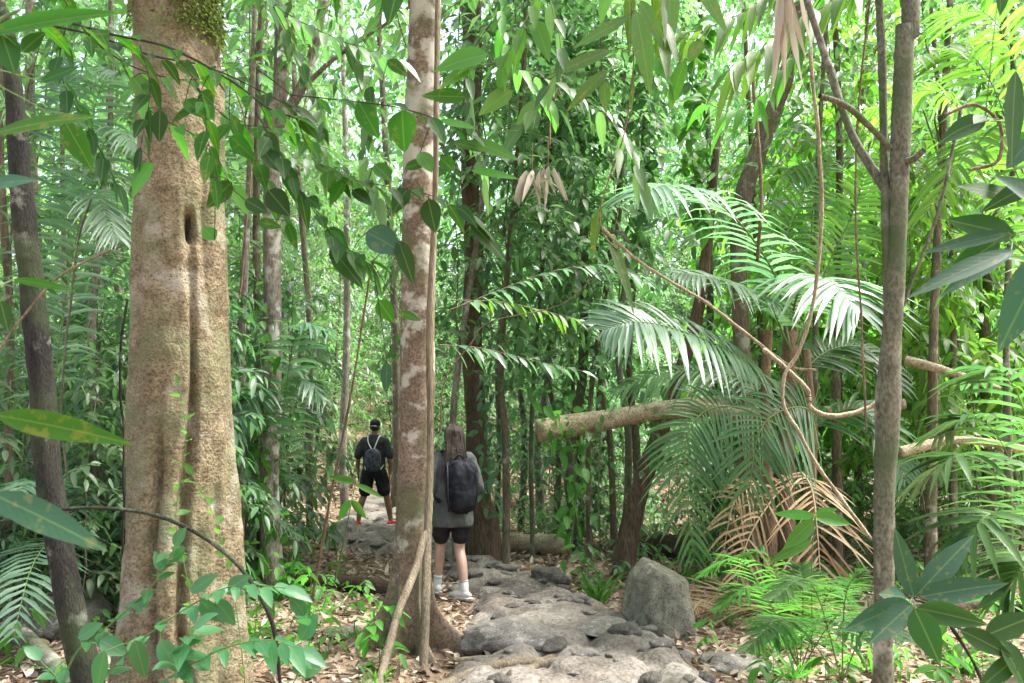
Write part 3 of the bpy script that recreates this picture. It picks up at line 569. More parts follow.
def frond(mb, pts, ll, lw, n, droop=.35, fwd=.55, nrm=None, rr=.009, taper=True, kind='strap', lift=.15, start=.1, rs=None, mi=0, ragged=.08):
    rs = rs or rng; pts = np.asarray(pts, float); K = len(pts); tn = np.gradient(pts, axis=0); tn /= np.linalg.norm(tn, axis=1)[:, None]
    mb.tube(pts, np.linspace(rr, rr*.25, K), 6, mi=1, round_=False)
    u = np.linspace(start, .995, n); q = u*(K-1); i = np.minimum(q.astype(int), K-2); f = (q-i)[:, None]
    p = pts[i]*(1-f)+pts[i+1]*f; T = tn[i]*(1-f)+tn[i+1]*f
    up = np.asarray(nrm if nrm is not None else [0, 0, 1.], float); up = np.broadcast_to(up, T.shape)
    S = np.cross(T, up); S /= np.linalg.norm(S, axis=1)[:, None]+1e-6; Nn = np.cross(S, T)
    prof = (np.sin(np.pi*np.clip(u*.86+.13, 0, 1))**.55) if taper else np.ones(n)
    for s in (1, -1):
        fw = (fwd+1.3*np.clip(u-.75, 0, 1)**1.0*2)[:, None]
        d = S*s+T*fw+Nn*lift+rs.normal(0, ragged, (n, 3)); L = ll*prof*rs.uniform(.82, 1.08, n)*np.where(rs.uniform(0, 1, n) < .07, rs.uniform(.15, .6, n), 1)
        leaves(mb, p, d, Nn+S*s*-.25+rs.normal(0, .08, (n, 3)), L, lw/ll*.5/np.maximum(prof, .4), kind, droop=droop*rs.uniform(.7, 1.3, n), fold=.35, mi=mi)
def palm_proto(name, lb, cat, group, nf, Lf, ll, lw, n, mleaf='palm', stem_h=.3, seed=1, droop=.3, arch=1.0, kind='straplo', r=.03, mk='sapbark', elmin=.5, elmax=1.3):
    rs = np.random.default_rng(seed); t = empty(name, (0, 0, 0), lb, cat, group)
    MB().tube(spline([[0, 0, -.1], [.02, .01, stem_h*.5], [0, 0, stem_h]], 10), [r]*10, 9, bump=.1).build('stem', MT[mk], t)
    for k in range(nf):
        az = k*2.4+rs.normal(0, .2); e = elmin+(elmax-elmin)*k/nf+rs.normal(0, .08); L = Lf*rs.uniform(.8, 1.1); pts = [np.array([0, 0, stem_h-.03])]
        for s in range(11):
            pts.append(pts[-1]+L/11*np.array([math.cos(az)*math.cos(e), math.sin(az)*math.cos(e), math.sin(e)])); e -= arch*.14; az += rs.normal(0, .03)
        mb = MB(); frond(mb, pts, ll, lw, n, droop=droop, rs=rs, kind=kind, rr=.007, start=.22); mb.build('frond', [MT[mleaf], MT['greenstem']], t)
    return t
def scatter(proto, spots, scale=(.85, 1.2), tilt=.06):
    for i, s in enumerate(spots):
        o = proto if i == 0 else copy_tree(proto)
        x, y = s[0], s[1]; k = U(*scale)*(s[2] if len(s) > 2 else 1)
        o.location = (x, y, gz(x, y)-.02); o.rotation_euler = (U(-tilt, tilt), U(-tilt, tilt), U(0, 6.28)); o.scale = (k, k, k*U(.9, 1.1))
def zone(n, px, dd, pw=1.0, clear=True):
    out = []; tries = 0
    while len(out) < n and tries < 4000:
        tries += 1; d = dd[0]+(dd[1]-dd[0])*U(0, 1)**pw; p = U(*px); x = (p-512)/F*d
        if clear and path_mask(np.array([x]), np.array([d]))[0] > .05: continue
        if any((x-a)**2+(d-b)**2 < .12 for a, b in out): continue
        out.append((x, d))
    return out

CR = []
for k_, (mm, ll, H, nb) in enumerate([('pale', .15, 5.0, 30), ('mid', .14, 4.6, 34), ('pale', .18, 5.4, 28), ('lime', .17, 5, 28)]):
    tt = sapling_proto('crown', '', '', None, H, nb, 1.25, ll, .22, 11, .02, 'mid' if k_ != 1 else 'lo', mm, 'sapbark', .35, 2, .010, seed=60+k_); ch = {o.name.split('.')[0]: o for o in tt.children}
    CR.append((ch['foliage'].data, ch['stem'].data)); 
    for o in list(tt.children): bpy.data.objects.remove(o)
    bpy.data.objects.remove(tt)
for i, (t_, px, d, pr_, zn) in enumerate(SLIM):
    y_ = U(290, 410) if zn == 0 else U(120, 330); x_ = np.interp(y_, [q[1] for q in pr_], [q[0] for q in pr_]); f_, s_ = CR[[[0, 2, 1], [0, 1, 2], [3, 0, 1]][zn][i % 3]]
    if zn == 0:
        y2 = y_-U(190, 260); x2 = np.interp(y2, [q[1] for q in pr_], [q[0] for q in pr_]); f2_, s2_ = CR[[2, 1, 0][i % 3]]
        for nm2, m2_ in (('crown', f2_), ('branches', s2_)):
            o = bpy.data.objects.new(nm2, m2_); COL.objects.link(o); o.parent = t_; o.location = P(x2, y2, d); o.rotation_euler.z = i*2.9; o.scale = (1.05,)*3
    cw_ = bpy.data.objects.new('crown', f_); b_ = bpy.data.objects.new('branches', s_); k = U(.8, 1.15)
    for o in (cw_, b_): COL.objects.link(o); o.parent = t_; o.location = P(x_, y_, d); o.rotation_euler.z = i*1.7; o.scale = (k, k, k)

# seedlings and ferns on the floor
q = [sapling_proto('seedling', lb, 'seedling', gr, .42, 5, .16, .10, .24, 3, .35, 'mid', mm, 'greenstem', .3, 1, .004, .3, seed=s) for lb, gr, mm, s in [
    ('small leafy seedling sprouting from the litter left of the path', 'seedlings left of the path', 'bright', 1), ('small leafy seedling sprouting from the litter beyond the path', 'seedlings beyond the path', 'mid', 2),
    ('small leafy seedling sprouting from the litter at the lower right', 'seedlings at the lower right', 'bright', 3)]]
scatter(q[0], zone(34, (-40, 400), (5.4, 9), 1)+zone(26, (180, 340), (8, 13)), (.6, 1.5))
scatter(q[1], [z_ for z_ in zone(68, (455, 720), (8.8, 15), 1) if not (9.8 < z_[1] < 11.9 and -.7 < z_[0] < .9)], (.7, 1.7))
scatter(q[2], zone(34, (690, 1060), (4.6, 9), 1), (.7, 1.5))
# understorey
S = {}
def W(key, spots, *a, **k): 
    if key not in S: S[key] = PRO[key]()
    return S[key]
pr = sapling_proto('sapling', 'bushy sapling with glossy drooping leaves in the thicket left of the path', 'sapling', 'leafy saplings left of the path', 3.4, 26, .85, .17, .17, 8, .10, 'mid', 'glossy', 'sapbark', .45, 2, .016, seed=5)
scatter(pr, zone(19, (-60, 290), (7.4, 13))+zone(3, (235, 285), (9, 12)), (.6, 1.15))
pr = sapling_proto('sapling', 'mid green sapling with layered leaf sprays in the thicket left of the path', 'sapling', 'layered saplings left of the path', 4.6, 30, 1.1, .12, .22, 10, .15, 'lo', 'mid', 'sapbark', .3, 2, .012, seed=6)
scatter(pr, zone(18, (-60, 280), (8, 16))+zone(6, (300, 440), (17, 22)), (.7, 1.3))
pr = sapling_proto('sapling', 'tall sapling with layered leaf sprays above the bare stems beyond the path', 'sapling', 'tall saplings beyond the path', 6.0, 38, 1.5, .13, .23, 12, .24, 'lo', 'pale', 'sapbark', .3, 2, .013, seed=7)
scatter(pr, zone(18, (430, 790), (14, 20)), (.8, 1.2))
pr = sapling_proto('sapling', 'bushy glossy sapling among the trunks beyond the path', 'sapling', 'bushy saplings beyond the path', 3.0, 24, .8, .14, .19, 8, .2, 'mid', 'glossy', 'sapbark', .4, 2, .014, seed=8)
scatter(pr, zone(5, (520, 700), (17, 20))+zone(12, (690, 800), (11.5, 16)), (.6, 1.15))
pr = sapling_proto('sapling', 'lime green sapling with large drooping leaves in the thicket on the right', 'sapling', 'lime saplings on the right', 5.2, 26, 1.3, .22, .2, 9, .3, 'mid', 'lime', 'sapbark', .5, 2, .013, seed=9)
scatter(pr, zone(15, (690, 1080), (8.5, 14)), (.8, 1.3))
pr = sapling_proto('sapling', 'mid green bushy sapling in the thicket on the right', 'sapling', 'bushy saplings on the right', 3.6, 28, 1.0, .13, .2, 9, .12, 'lo', 'mid', 'sapbark', .35, 2, .012, seed=10)
scatter(pr, zone(22, (730, 1090), (9, 16)), (.6, 1.2))
pr = sapling_proto('shrub', 'pale green airy shrub among the thin bare stems beyond the path', 'shrub', 'pale shrubs among the bare stems', 3.0, 24, .8, .13, .2, 7, .12, 'mid', 'pale', 'sapbark', .35, 2, .008, seed=12)
scatter(pr, zone(12, (492, 660), (12, 15.5)), (.55, .95))
pr = sapling_proto('shrub', 'fresh green airy shrub beside the black leaning trunk at the left', 'shrub', 'airy shrubs at the left edge', 2.6, 24, .7, .12, .2, 7, .15, 'mid', 'pale', 'sapbark', .35, 2, .008, seed=13)
scatter(pr, zone(12, (-60, 118), (6.4, 9.5)), (.6, 1.1))
# small feathery palms of the understorey
pr = palm_proto('understorey_palm', 'small feather-leaved palm in the thicket left of the path', 'palm', 'small palms left of the path', 11, 1.7, .38, .03, 26, 'palm', .5, 3)
scatter(pr, zone(9, (-40, 190), (7, 13)), (.7, 1.25))
pr = palm_proto('understorey_palm', 'small feather-leaved palm in the thicket right of the path', 'palm', 'small palms right of the path', 11, 1.6, .36, .03, 26, 'palmdark', .4, 4)
scatter(pr, zone(9, (780, 1080), (8.5, 14)), (.7, 1.25))
# trees of the forest beyond
kinds = [('crowned_tree', 'broad-leaved tree with a light green crown deep in the forest', 'mid', 21, 13, .12, .2), ('crowned_tree', 'lime-leaved tree with sunlit-coloured crown deep in the forest', 'lime', 22, 11, .1, .17), ('crowned_tree', 'dark glossy tree deep in the forest', 'glossy', 23, 13, .12, .16)]
for i, (nm_, lb, mm, sd, H, st_, ll) in enumerate(kinds):
    pr = sapling_proto(nm_, lb, 'tree', ['light green trees deep in the forest', 'lime trees deep in the forest', 'dark trees deep in the forest'][i], H, 46, 3.4, ll, .25, 14, st_, 'lo', mm, 'greybark', .3, 3, .06, .3, seed=sd)
    scatter(pr, zone([13, 12, 7][i], [(-60, 1090), (-60, 1090), (200, 900)][i], (22, 38)), (.75, 1.15))
pr = sapling_proto('understorey_tree', 'low bushy broad-leaved tree filling the forest beneath the crowns', 'tree', 'low bushy trees deep in the forest', 5.4, 44, 1.9, .17, .25, 13, .06, 'lo', 'mid', 'sapbark', .3, 2, .04, .2, seed=31)
scatter(pr, zone(36, (-80, 1110), (19, 34))+zone(12, (430, 800), (21, 28)), (.7, 1.3))
KT = {}
for t_ in [o for o in COL.objects if o.get('category') == 'tree' and o.parent is None]:
    lb = t_.get('label', '')
    if lb.startswith(('light green', 'broad-leaved tree')): KT['m'] = t_
    if lb.startswith('dark glossy'): KT['g'] = t_
def shade_crown(key, at, k, rz):  # unseen crowns above the frame, added to shade the near zone
    t_ = [o for o in COL.objects if o.get('label', '').startswith(key)][0]; src = KT['m' if rz % 2 else 'g']
    for ch in src.children:
        o = bpy.data.objects.new('crown' if ch.name.startswith('foliage') else 'branches', ch.data); COL.objects.link(o); o.parent = t_; o.location = at; o.scale = (k,)*3; o.rotation_euler.z = rz
shade_crown('wide tan', (-2.0, 5.0, 4.2), .85, 1); shade_crown('straight pinkish', (-.6, 6.5, 5.6), .8, 2); shade_crown('straight olive', (1.62, 3.6, 4.1), .62, 3); shade_crown('black leaning', (-2.7, 4.2, 4.3), .6, 4)
# far mass
n = 90000; a = rng.uniform(-.85, .85, n); d = rng.uniform(38, 60, n); x = d*np.sin(a); y = d*np.cos(a); z = ground(x, y)+rng.uniform(0, 1, n)*32
p = np.stack([x, y, z], -1); keep = fbm(p*.22, 3) > -.3+.015*(z-6); p = p[keep]; n = len(p); mb = MB()
leaves(mb, p, rng.normal(0, 1, (n, 3)), rng.normal(0, 1, (n, 3))*.6+[0, 0, .6], rng.uniform(.4, .8, n), .3, 'lo'); tag(mb.build('forest_foliage', MT['mid']), 'pale green mass of distant foliage closing the view', 'far foliage', kind='stuff')

# ---------------------------------------------------------------- the feather palm
t = thing_at('feather_palm', P(790, 610, 7.6), 'large feather palm with arching silvery fronds and brown dead ones beside the boulder', 'palm')
pb = P(790, 610, 7.6); pb[2] = gz(pb[0], pb[1])
for pr_ in ([(792, 300, 14, 7.6), (788, 400, 15, 7.6), (786, 500, 17, 7.6), (790, 575, 22, 7.6)], [(768, 330, 9, 7.4), (765, 430, 10, 7.45), (770, 540, 13, 7.5)], [(806, 350, 9, 7.5), (812, 450, 10, 7.5), (806, 560, 13, 7.6)]):
    mb, _ = trunk(pr_, 7.6, 20, .04, .01, 8); place(mb.build('trunk', MT['lianadark'], t))
FR = [  # rachis pixels, depths, leaflet len px, width px, number, droop, material, plane normal
 ([(796, 330), (768, 262), (722, 206), (668, 186), (636, 196)], (7.4, 7.0, 6.5, 6.1, 5.9), 92, 6, 36, .42, 'palm', (0, -.35, 1)),
 ([(788, 345), (765, 300), (720, 280), (672, 272)], (7.4, 7.1, 6.8, 6.6), 70, 5.5, 34, .4, 'palm', (0, -.5, 1)),
 ([(785, 395), (745, 360), (690, 334), (640, 322), (604, 330)], (7.3, 6.8, 6.4, 6.1, 6.0), 78, 6, 36, .3, 'palm', (0, -.8, .8)),
 ([(790, 330), (800, 290), (828, 280), (858, 312)], (7.3, 6.7, 6.2, 5.9), 92, 7, 30, .5, 'palm', (.1, -.3, 1)),
 ([(786, 430), (740, 408), (700, 415), (684, 462), (694, 560)], (7.2, 6.6, 6.3, 6.2, 6.2), 58, 3.6, 38, .45, 'palmdark', (0, -1, .3)),
 ([(800, 450), (812, 415), (790, 408), (760, 430), (748, 500)], (7.3, 6.6, 6.3, 6.1, 6.05), 70, 3.8, 36, .4, 'palmdark', (0, -1, .3)),
 ([(796, 345), (826, 270), (852, 215), (866, 170)], (7.4, 7.4, 7.3, 7.2), 50, 4, 30, .3, 'lime', (0, -1, .3)),
 ([(790, 350), (780, 270), (800, 200), (835, 160)], (7.5, 7.7, 7.8, 7.9), 50, 4, 28, .3, 'bright', (0, -1, .2)),
 ([(794, 380), (830, 350), (868, 350), (900, 390)], (7.5, 7.6, 7.6, 7.5), 58, 5, 32, .4, 'palmdark', (0, -.6, 1)),
 ([(786, 400), (730, 375), (670, 372), (610, 392)], (7.5, 7.6, 7.7, 7.8), 50, 4.5, 32, .4, 'palmdark', (0, -.6, 1)),
 ([(796, 440), (845, 410), (880, 425), (905, 480)], (7.6, 7.7, 7.6, 7.5), 55, 4.5, 32, .4, 'palmdark', (0, -.6, 1)),
]
for pts, dp, ll, lw, n, dr_, mm, nr in FR:
    dm = float(np.mean(dp)); c = spline([P(a[0], a[1], b) for a, b in zip(pts, dp)], 30); mb = MB()
    frond(mb, c, M(ll, dm), M(lw, dm), n, droop=dr_, nrm=nr, start=.14, rr=.011, kind='strap', ragged=.06); place(mb.build('frond', [MT[mm], MT['greenstem']], t))
for pts, dp, ll, n in [([(800, 470), (812, 490), (818, 540), (822, 605)], (7.3, 6.9, 6.7, 6.6), 62, 24), ([(792, 480), (772, 500), (748, 540), (735, 590)], (7.3, 7.0, 6.8, 6.7), 44, 18), ([(760, 480), (735, 500), (722, 560)], (7.2, 7.0, 6.9), 40, 14)]:
    dm = float(np.mean(dp)); c = spline([P(a[0], a[1], b) for a, b in zip(pts, dp)], 26); mb = MB()
    frond(mb, c, M(ll, dm), M(2.6, dm), n, droop=.35, nrm=(0, -1, .2), start=.05, rr=.01, kind='strap', ragged=.22, fwd=.75); tag(place(mb.build('dead_frond', [MT['deadfrond'], MT['deadfrond']], t)), 'brown withered hanging frond')
# dead frond lying on the ground in front of the boulder
for ps, lb in [([(790, 622), (740, 612), (700, 618), (655, 632)], 'tan dead palm frond lying on the ground right of the boulder'), ([(850, 640), (800, 628), (740, 626), (690, 622)], 'tan dead palm frond lying under the bright fern fronds')]:
    c = spline([gp(*p)+[0, 0, .2-.03*i] for i, p in enumerate(ps)], 20); mb = MB(); frond(mb, c, .5, .017, 34, droop=.1, nrm=(0, -.3, 1), kind='strap', ragged=.22, fwd=1.6, rr=.012)
    tag(mb.build('fallen_frond', [MT['deadfrond'], MT['deadfrond']]), lb, 'fallen frond')
c = spline([gp(p[0], p[1])+[0, 0, .08] for p in [(0, 590), (60, 585), (110, 600), (140, 612)]], 20); mb = MB(); frond(mb, c, .45, .035, 22, droop=.1, kind='strap', ragged=.2, fwd=.8)
tag(mb.build('fallen_frond', [MT['deadfrond']]*2), 'rusty dead palm frond on the ground behind the black sapling', 'fallen frond')

# ---------------------------------------------------------------- twigs with leaves placed at real depths
def spray(name, label, cat, twigs, lv=(), auto=(), mleaf='mid', mtwig='twigdark', group=None, kind='hi', pet=True, leafname='leaf', loc=None):
    """twigs: [(pixels, depth, r0, r1)], lv: (base px,py, tip px,py, half width px, depth, tilt) single leaves, auto: (twig index, n, length m, half width, droop, from)"""
    o = thing_at(name, P(twigs[0][0][0][0], twigs[0][0][0][1], twigs[0][1]) if loc is None else loc, label, cat, group)
    cs = []; mb = MB()
    for px, d, r0, r1 in twigs:
        c = PX(px, d, 40); cs.append(c); mb.tube(c, np.linspace(r0, r1, 40)*(1+.12*rng.normal(size=40)), 7)
    allc = np.vstack(cs)
    for e in lv:
        bx, by, tx, ty, w, d = e[:6]; tl = e[6] if len(e) > 6 else 0; mm = e[7] if len(e) > 7 else mleaf
        b = P(bx, by, d); L0 = M(math.hypot(tx-bx, ty-by), d); tpt = P(tx, ty, d-tl*L0); L = np.linalg.norm(tpt-b)
        fl = MB(); nn = np.array([U(-.35, .35), -1, U(.1, .7)]); leaves(fl, [b], [tpt-b], [nn], L, M(w*1.12, d)/L, kind, droop=.04, fold=U(.05, .35), curl=U(-.05, .14), wave=.03)
        k = np.argmin(((allc-b)**2).sum(1)); 
        if np.linalg.norm(allc[k]-b) > .004: mb.tube(spline([allc[k], (allc[k]+b)/2+[0, 0, .008], b+(tpt-b)*.03], 8), .0016, 5)
        place(fl.build(leafname, MT[mm], o))
    for e in auto:
        ti, n, L, W_, dr_, st_ = e[:6]; mm = e[6] if len(e) > 6 else mleaf; c = cs[ti]; tn = np.gradient(c, axis=0); tn /= np.linalg.norm(tn, axis=1)[:, None]; fl = MB(); pos = []; D = []; Nn = []
        for j in range(n):
            u = st_+(1-st_)*(j+.5)/n; k = int(u*39); T = tn[k]; sd = np.cross(T, Z3); sd /= np.linalg.norm(sd)+1e-6; s = 1 if j % 2 else -1
            v = T*.6+sd*s*.8+np.array([0, 0, -.25])+rng.normal(0, .18, 3)
            if j == n-1: v = T+rng.normal(0, .1, 3)
            v /= np.linalg.norm(v); p1 = c[k]+v*.012; mb.tube([c[k], (c[k]+p1)/2, p1], .0013, 4, round_=False); pos.append(p1); D.append(v); Nn.append(Z3+np.array([0, -.55, 0])+rng.normal(0, .3, 3))
        leaves(fl, pos, D, Nn, L*rng.uniform(.75, 1.2, n), W_, kind, droop=dr_*rng.uniform(.6, 1.4, n), fold=.25, wave=.04)
        place(fl.build('foliage', MT[mm], o))
    place(mb.build('twig', MT[mtwig], o)); return o
D0 = 3.1
spray('overhanging_branch', 'dark twiggy branch with big oval leaves hanging across the upper left and centre', 'branch',
 [([(0, 30), (60, 22), (110, 34), (170, 48), (230, 80), (268, 108), (296, 118)], D0, .007, .003), ([(30, 22), (90, 34), (150, 55), (205, 66), (255, 88), (300, 112)], D0+.15, .005, .002),
  ([(256, 68), (285, 90), (297, 105), (292, 120)], D0, .003, .0015), ([(292, 95), (340, 100), (400, 108), (450, 125), (492, 150)], D0, .003, .0012), ([(256, 112), (275, 145), (300, 190), (330, 232), (350, 250), (372, 262)], D0, .003, .0013),
  ([(170, 48), (200, 90), (208, 140), (215, 180)], D0-.1, .002, .001), ([(330, 175), (380, 185), (430, 195), (470, 215)], D0, .0025, .001), ([(296, 118), (310, 150), (330, 172), (352, 180)], D0, .0025, .001), ([(140, 45), (150, 90), (140, 150)], D0, .002, .001), ([(230, 80), (232, 130), (262, 170), (290, 230)], D0+.1, .002, .001)],
 [(358, 101, 379, 137, 11, D0), (402, 110, 404, 151, 16, D0-.05), (467, 97, 421, 95, 9, D0, .2), (387, 60, 408, 74, 7, D0), (374, 164, 392, 181, 9, D0), (314, 165, 354, 181, 7, D0, .2), (408, 188, 392, 212, 10, D0, 0, 'dark'),
  (428, 199, 436, 232, 11, D0, 0, 'dark'), (405, 168, 430, 160, 9, D0), (366, 232, 403, 250, 15, D0, .1, 'teal'), (398, 240, 414, 282, 9, D0, 0, 'dark'), (330, 248, 364, 284, 11, D0, 0, 'dark'), (470, 222, 508, 258, 9, D0, 0, 'dark'),
  (378, 300, 394, 322, 9, D0), (387, 362, 386, 393, 6, D0, 0, 'teal'), (399, 312, 421, 320, 5, D0), (153, 162, 130, 194, 12, D0, .1, 'bright'), (232, 182, 207, 207, 12, D0), (132, 77, 149, 97, 10, D0, 0, 'bright'), (160, 110, 159, 141, 9, D0, 0, 'dark'),
  (185, 100, 206, 118, 10, D0), (200, 92, 214, 104, 8, D0), (205, 155, 222, 167, 7, D0), (230, 136, 255, 158, 9, D0), (268, 190, 290, 215, 12, D0, 0, 'dark'), (245, 200, 268, 212, 8, D0, 0, 'dark'), (258, 222, 282, 226, 6, D0), (176, 62, 200, 78, 8, D0), (196, 108, 170, 122, 8, D0), (215, 240, 202, 226, 8, D0, 0, 'bright'),
  (300, 118, 318, 138, 7, D0), (345, 180, 330, 205, 8, D0), (440, 158, 455, 170, 8, D0), (420, 152, 432, 172, 9, D0, .1, 'bright'), (452, 142, 488, 150, 7, D0), (440, 120, 478, 128, 6, D0, .2, 'bright'), (262, 150, 282, 172, 10, D0, 0, 'dark'), (325, 232, 345, 246, 8, D0), (352, 190, 372, 205, 8, D0, 0, 'dark'), (470, 170, 520, 178, 5, D0, .2, 'bright')],
 [(0, 16, .125, .25, .3, .1), (1, 14, .125, .25, .3, .2, 'dark'), (4, 20, .11, .27, .3, .1, 'dark'), (6, 11, .11, .25, .35, .1, 'dark'), (7, 9, .10, .26, .3, .1), (3, 9, .11, .25, .3, .1, 'dark'), (9, 14, .12, .25, .3, .2), (5, 8, .10, .25, .3, .3), (8, 7, .11, .25, .3, .3, 'dark')], 'near')
spray('overhanging_branch', 'leafy twigs of fresh leaves crossing the mossy top of the wide tan trunk', 'branch', [([(40, -70), (70, 10), (120, 60), (190, 80), (250, 60)], 3.7, .005, .0015), ([(70, 10), (60, 70), (90, 130), (120, 190)], 3.7, .003, .0012), ([(120, 60), (150, 110), (200, 140), (235, 190)], 3.7, .003, .0012), ([(190, 80), (230, 120), (280, 130), (330, 150)], 3.7, .003, .001)], (), [(0, 24, .12, .24, .3, .1, 'near'), (1, 14, .12, .24, .3, .1, 'dark'), (2, 16, .12, .25, .3, .1, 'bright'), (3, 16, .12, .24, .3, .1, 'near')], 'near', 'twigdark', kind='mid')
spray('overhanging_branch', 'long leafy twigs filling the top between the grey forked tree and the central trunk', 'branch', [([(230, -70), (270, 0), (340, 40), (400, 60)], 5.2, .006, .0015), ([(500, -70), (470, 10), (500, 70), (560, 110)], 5.4, .006, .0015), ([(420, -70), (360, -10), (330, 60), (350, 120)], 5.3, .005, .0015), ([(340, -70), (300, 10), (250, 50), (240, 120)], 5.3, .005, .0015)][:1]+[([(270, 0), (300, 60), (320, 110), (325, 160)], 5.2, .004, .0012), ([(340, 40), (370, 90), (365, 150), (380, 200)], 5.2, .003, .001)], (), [(0, 28, .16, .22, .4, .1, 'mid'), (1, 24, .15, .22, .4, .1, 'mid'), (2, 22, .15, .22, .4, .1, 'mid')], 'mid', 'twig', kind='mid')
spray('overhanging_branch', 'drooping light leafy twigs at the top right of the central trunk', 'branch', [([(520, -70), (500, 10), (520, 70), (560, 110)], 5.4, .006, .0015), ([(500, 10), (470, 60), (470, 120), (485, 180)], 5.4, .004, .001), ([(520, 70), (570, 90), (620, 130), (640, 180)], 5.4, .004, .001)], (), [(0, 24, .17, .2, .5, .1, 'bright'), (1, 22, .16, .2, .5, .1, 'mid'), (2, 22, .16, .2, .5, .1, 'mid')], 'mid', 'twig', kind='mid')
spray('overhanging_branch', 'blurred strap-shaped leaves pushing in at the upper left corner', 'branch', [([(-60, 60), (-20, 40), (0, 20), (20, 10)], 1.7, .005, .003), ([(-60, 60), (-30, 120), (-10, 135)], 1.7, .004, .002)],
 [(-15, 36, 118, -2, 12, 1.7, .3), (-10, 135, 96, 103, 13, 1.6, .2), (2, 35, 16, 74, 14, 1.7, 0, 'dark'), (22, 52, 45, 30, 9, 1.7, 0, 'dark'), (65, 122, 92, 168, 12, 2.4), (40, 82, 80, 66, 7, 2.4, 0, 'dark'), (-10, 185, 34, 176, 9, 1.9, 0, 'teal')], (), 'near', 'greenstem')
spray('broadleaf_seedling', 'long horizontal blurred leaf blade at mid height on the left edge', 'plant', [([(-80, 760), (-60, 560), (-40, 440), (-5, 415)], 1.5, .005, .003), ([(-40, 440), (-30, 330), (0, 285)], 1.6, .004, .002)],
 [(-5, 415, 130, 437, 13, 1.5, .1), (12, 279, 76, 288, 4.5, 1.9, 0), (-10, 493, 108, 545, 15, 1.5, .2, 'teal'), (-20, 500, 52, 520, 9, 1.6, 0, 'teal'), (0, 300, 8, 330, 8, 1.8, 0, 'dark')], (), 'near', 'greenstem', loc=(P(-80, 760, 1.5)))
spray('overhanging_branch', 'pair of large dark leaves hanging at the top edge left of the central trunk', 'branch', [([(330, -60), (340, -34), (385, -36), (404, -34)], 2.6, .004, .002)], [(404, -30, 386, 22, 16, 2.6, 0, 'dark'), (337, -30, 337, 22, 4, 2.6)], (), 'near', 'greenstem')
spray('overhanging_branch', 'large bright leaves hanging at the top between the two straight trunks', 'branch', [([(560, -70), (530, 10), (505, 55), (470, 70)], 3.0, .004, .002), ([(545, -20), (560, 60), (520, 130)], 3.2, .003, .001)],
 [(488, 54, 434, 66, 12, 3.0, .2, 'bright'), (470, 66, 440, 88, 9, 3.0, 0, 'lime'), (512, 90, 478, 112, 10, 3.1, .1, 'lime'), (505, 60, 500, 95, 7, 3.1), (540, 100, 515, 125, 9, 3.2, 0, 'lime'), (470, 140, 520, 158, 8, 3.1, .2, 'bright'), (535, 20, 550, 60, 9, 3.1)], [(0, 10, .12, .22, .4, .1, 'bright'), (1, 10, .12, .22, .4, .1, 'mid')], 'bright', 'greenstem')
spray('hanging_vine', 'thin brown vine with long drooping yellow-green leaves hanging at the top centre', 'vine', [([(628, -60), (632, 20), (633, 70), (625, 130), (612, 170), (600, 210), (604, 235), (618, 250)], 3.4, .0035, .003), ([(660, -60), (662, 10), (664, 50)], 3.5, .002, .001)],
 [(630, 16, 572, 48, 7, 3.4), (612, 50, 545, 74, 8, 3.4), (608, 70, 566, 108, 7, 3.4), (604, 80, 606, 112, 6, 3.4), (636, 10, 652, 90, 11, 3.35), (640, 50, 676, 84, 6, 3.4, 0, 'bright'), (640, 0, 664, 44, 8, 3.4), (668, -40, 672, 50, 11, 3.5), (690, -30, 728, 32, 9, 3.5), (685, 60, 668, 108, 8, 3.5, 0, 'bright'), (702, 40, 688, 62, 8, 3.5), (720, -30, 745, 8, 8, 3.5), (610, -20, 600, 22, 7, 3.5, 0, 'lime')], [(1, 9, .17, .16, .7, 0), (0, 5, .16, .16, .7, 0)], 'yellowing', 'lianadark')
spray('overhanging_branch', 'lime-green drooping leaf clusters beneath the top edge left of the forked olive trunk', 'branch', [([(900, -60), (850, -10), (800, 20), (760, 50), (730, 70)], 4.4, .006, .002), ([(880, -60), (820, 0), (790, 60), (740, 110), (700, 100)], 4.8, .005, .002), ([(800, -60), (760, 0), (700, 30), (660, 30)], 4.6, .005, .002)], (), [(0, 30, .19, .17, .7, .1), (1, 32, .18, .17, .7, .1, 'bright'), (2, 28, .18, .17, .7, .1)], 'lime', 'sapbark')
spray('broadleaf_sapling', 'large dark glossy bluish leaves hanging in from the right edge', 'sapling', [([(1090, 760), (1080, 500), (1065, 330), (1045, 270)], 2.6, .012, .008), ([(1050, 290), (1030, 260), (1010, 240)], 2.6, .005, .003), ([(1055, 300), (1040, 200), (1015, 130), (985, 120)], 2.8, .006, .002)],
 [(1016, 248, 940, 290, 9, 2.6, .1), (1014, 250, 908, 288, 10, 2.5, .1), (1010, 232, 922, 250, 7, 2.6), (1060, 215, 994, 172, 15, 2.5, .1), (1050, 250, 1000, 345, 20, 2.5, 0), (1016, 236, 945, 218, 15, 2.8, -.1, 'dark'), (1000, 240, 945, 275, 12, 2.9, 0, 'dark'), (1030, 140, 1006, 168, 11, 2.6), (1016, 70, 1008, 165, 12, 2.4, 0, 'dark'), (1040, 180, 984, 206, 10, 2.7, 0, 'dark'), (1020, 200, 960, 180, 12, 2.9, 0, 'dark'), (1000, -20, 1002, 14, 9, 2.3, 0, 'dark')], [(2, 10, .16, .24, .3, .2, 'dark')], 'teal', 'greenstem', loc=P(1090, 760, 2.6))
WP = P(912, 600, 3.0)
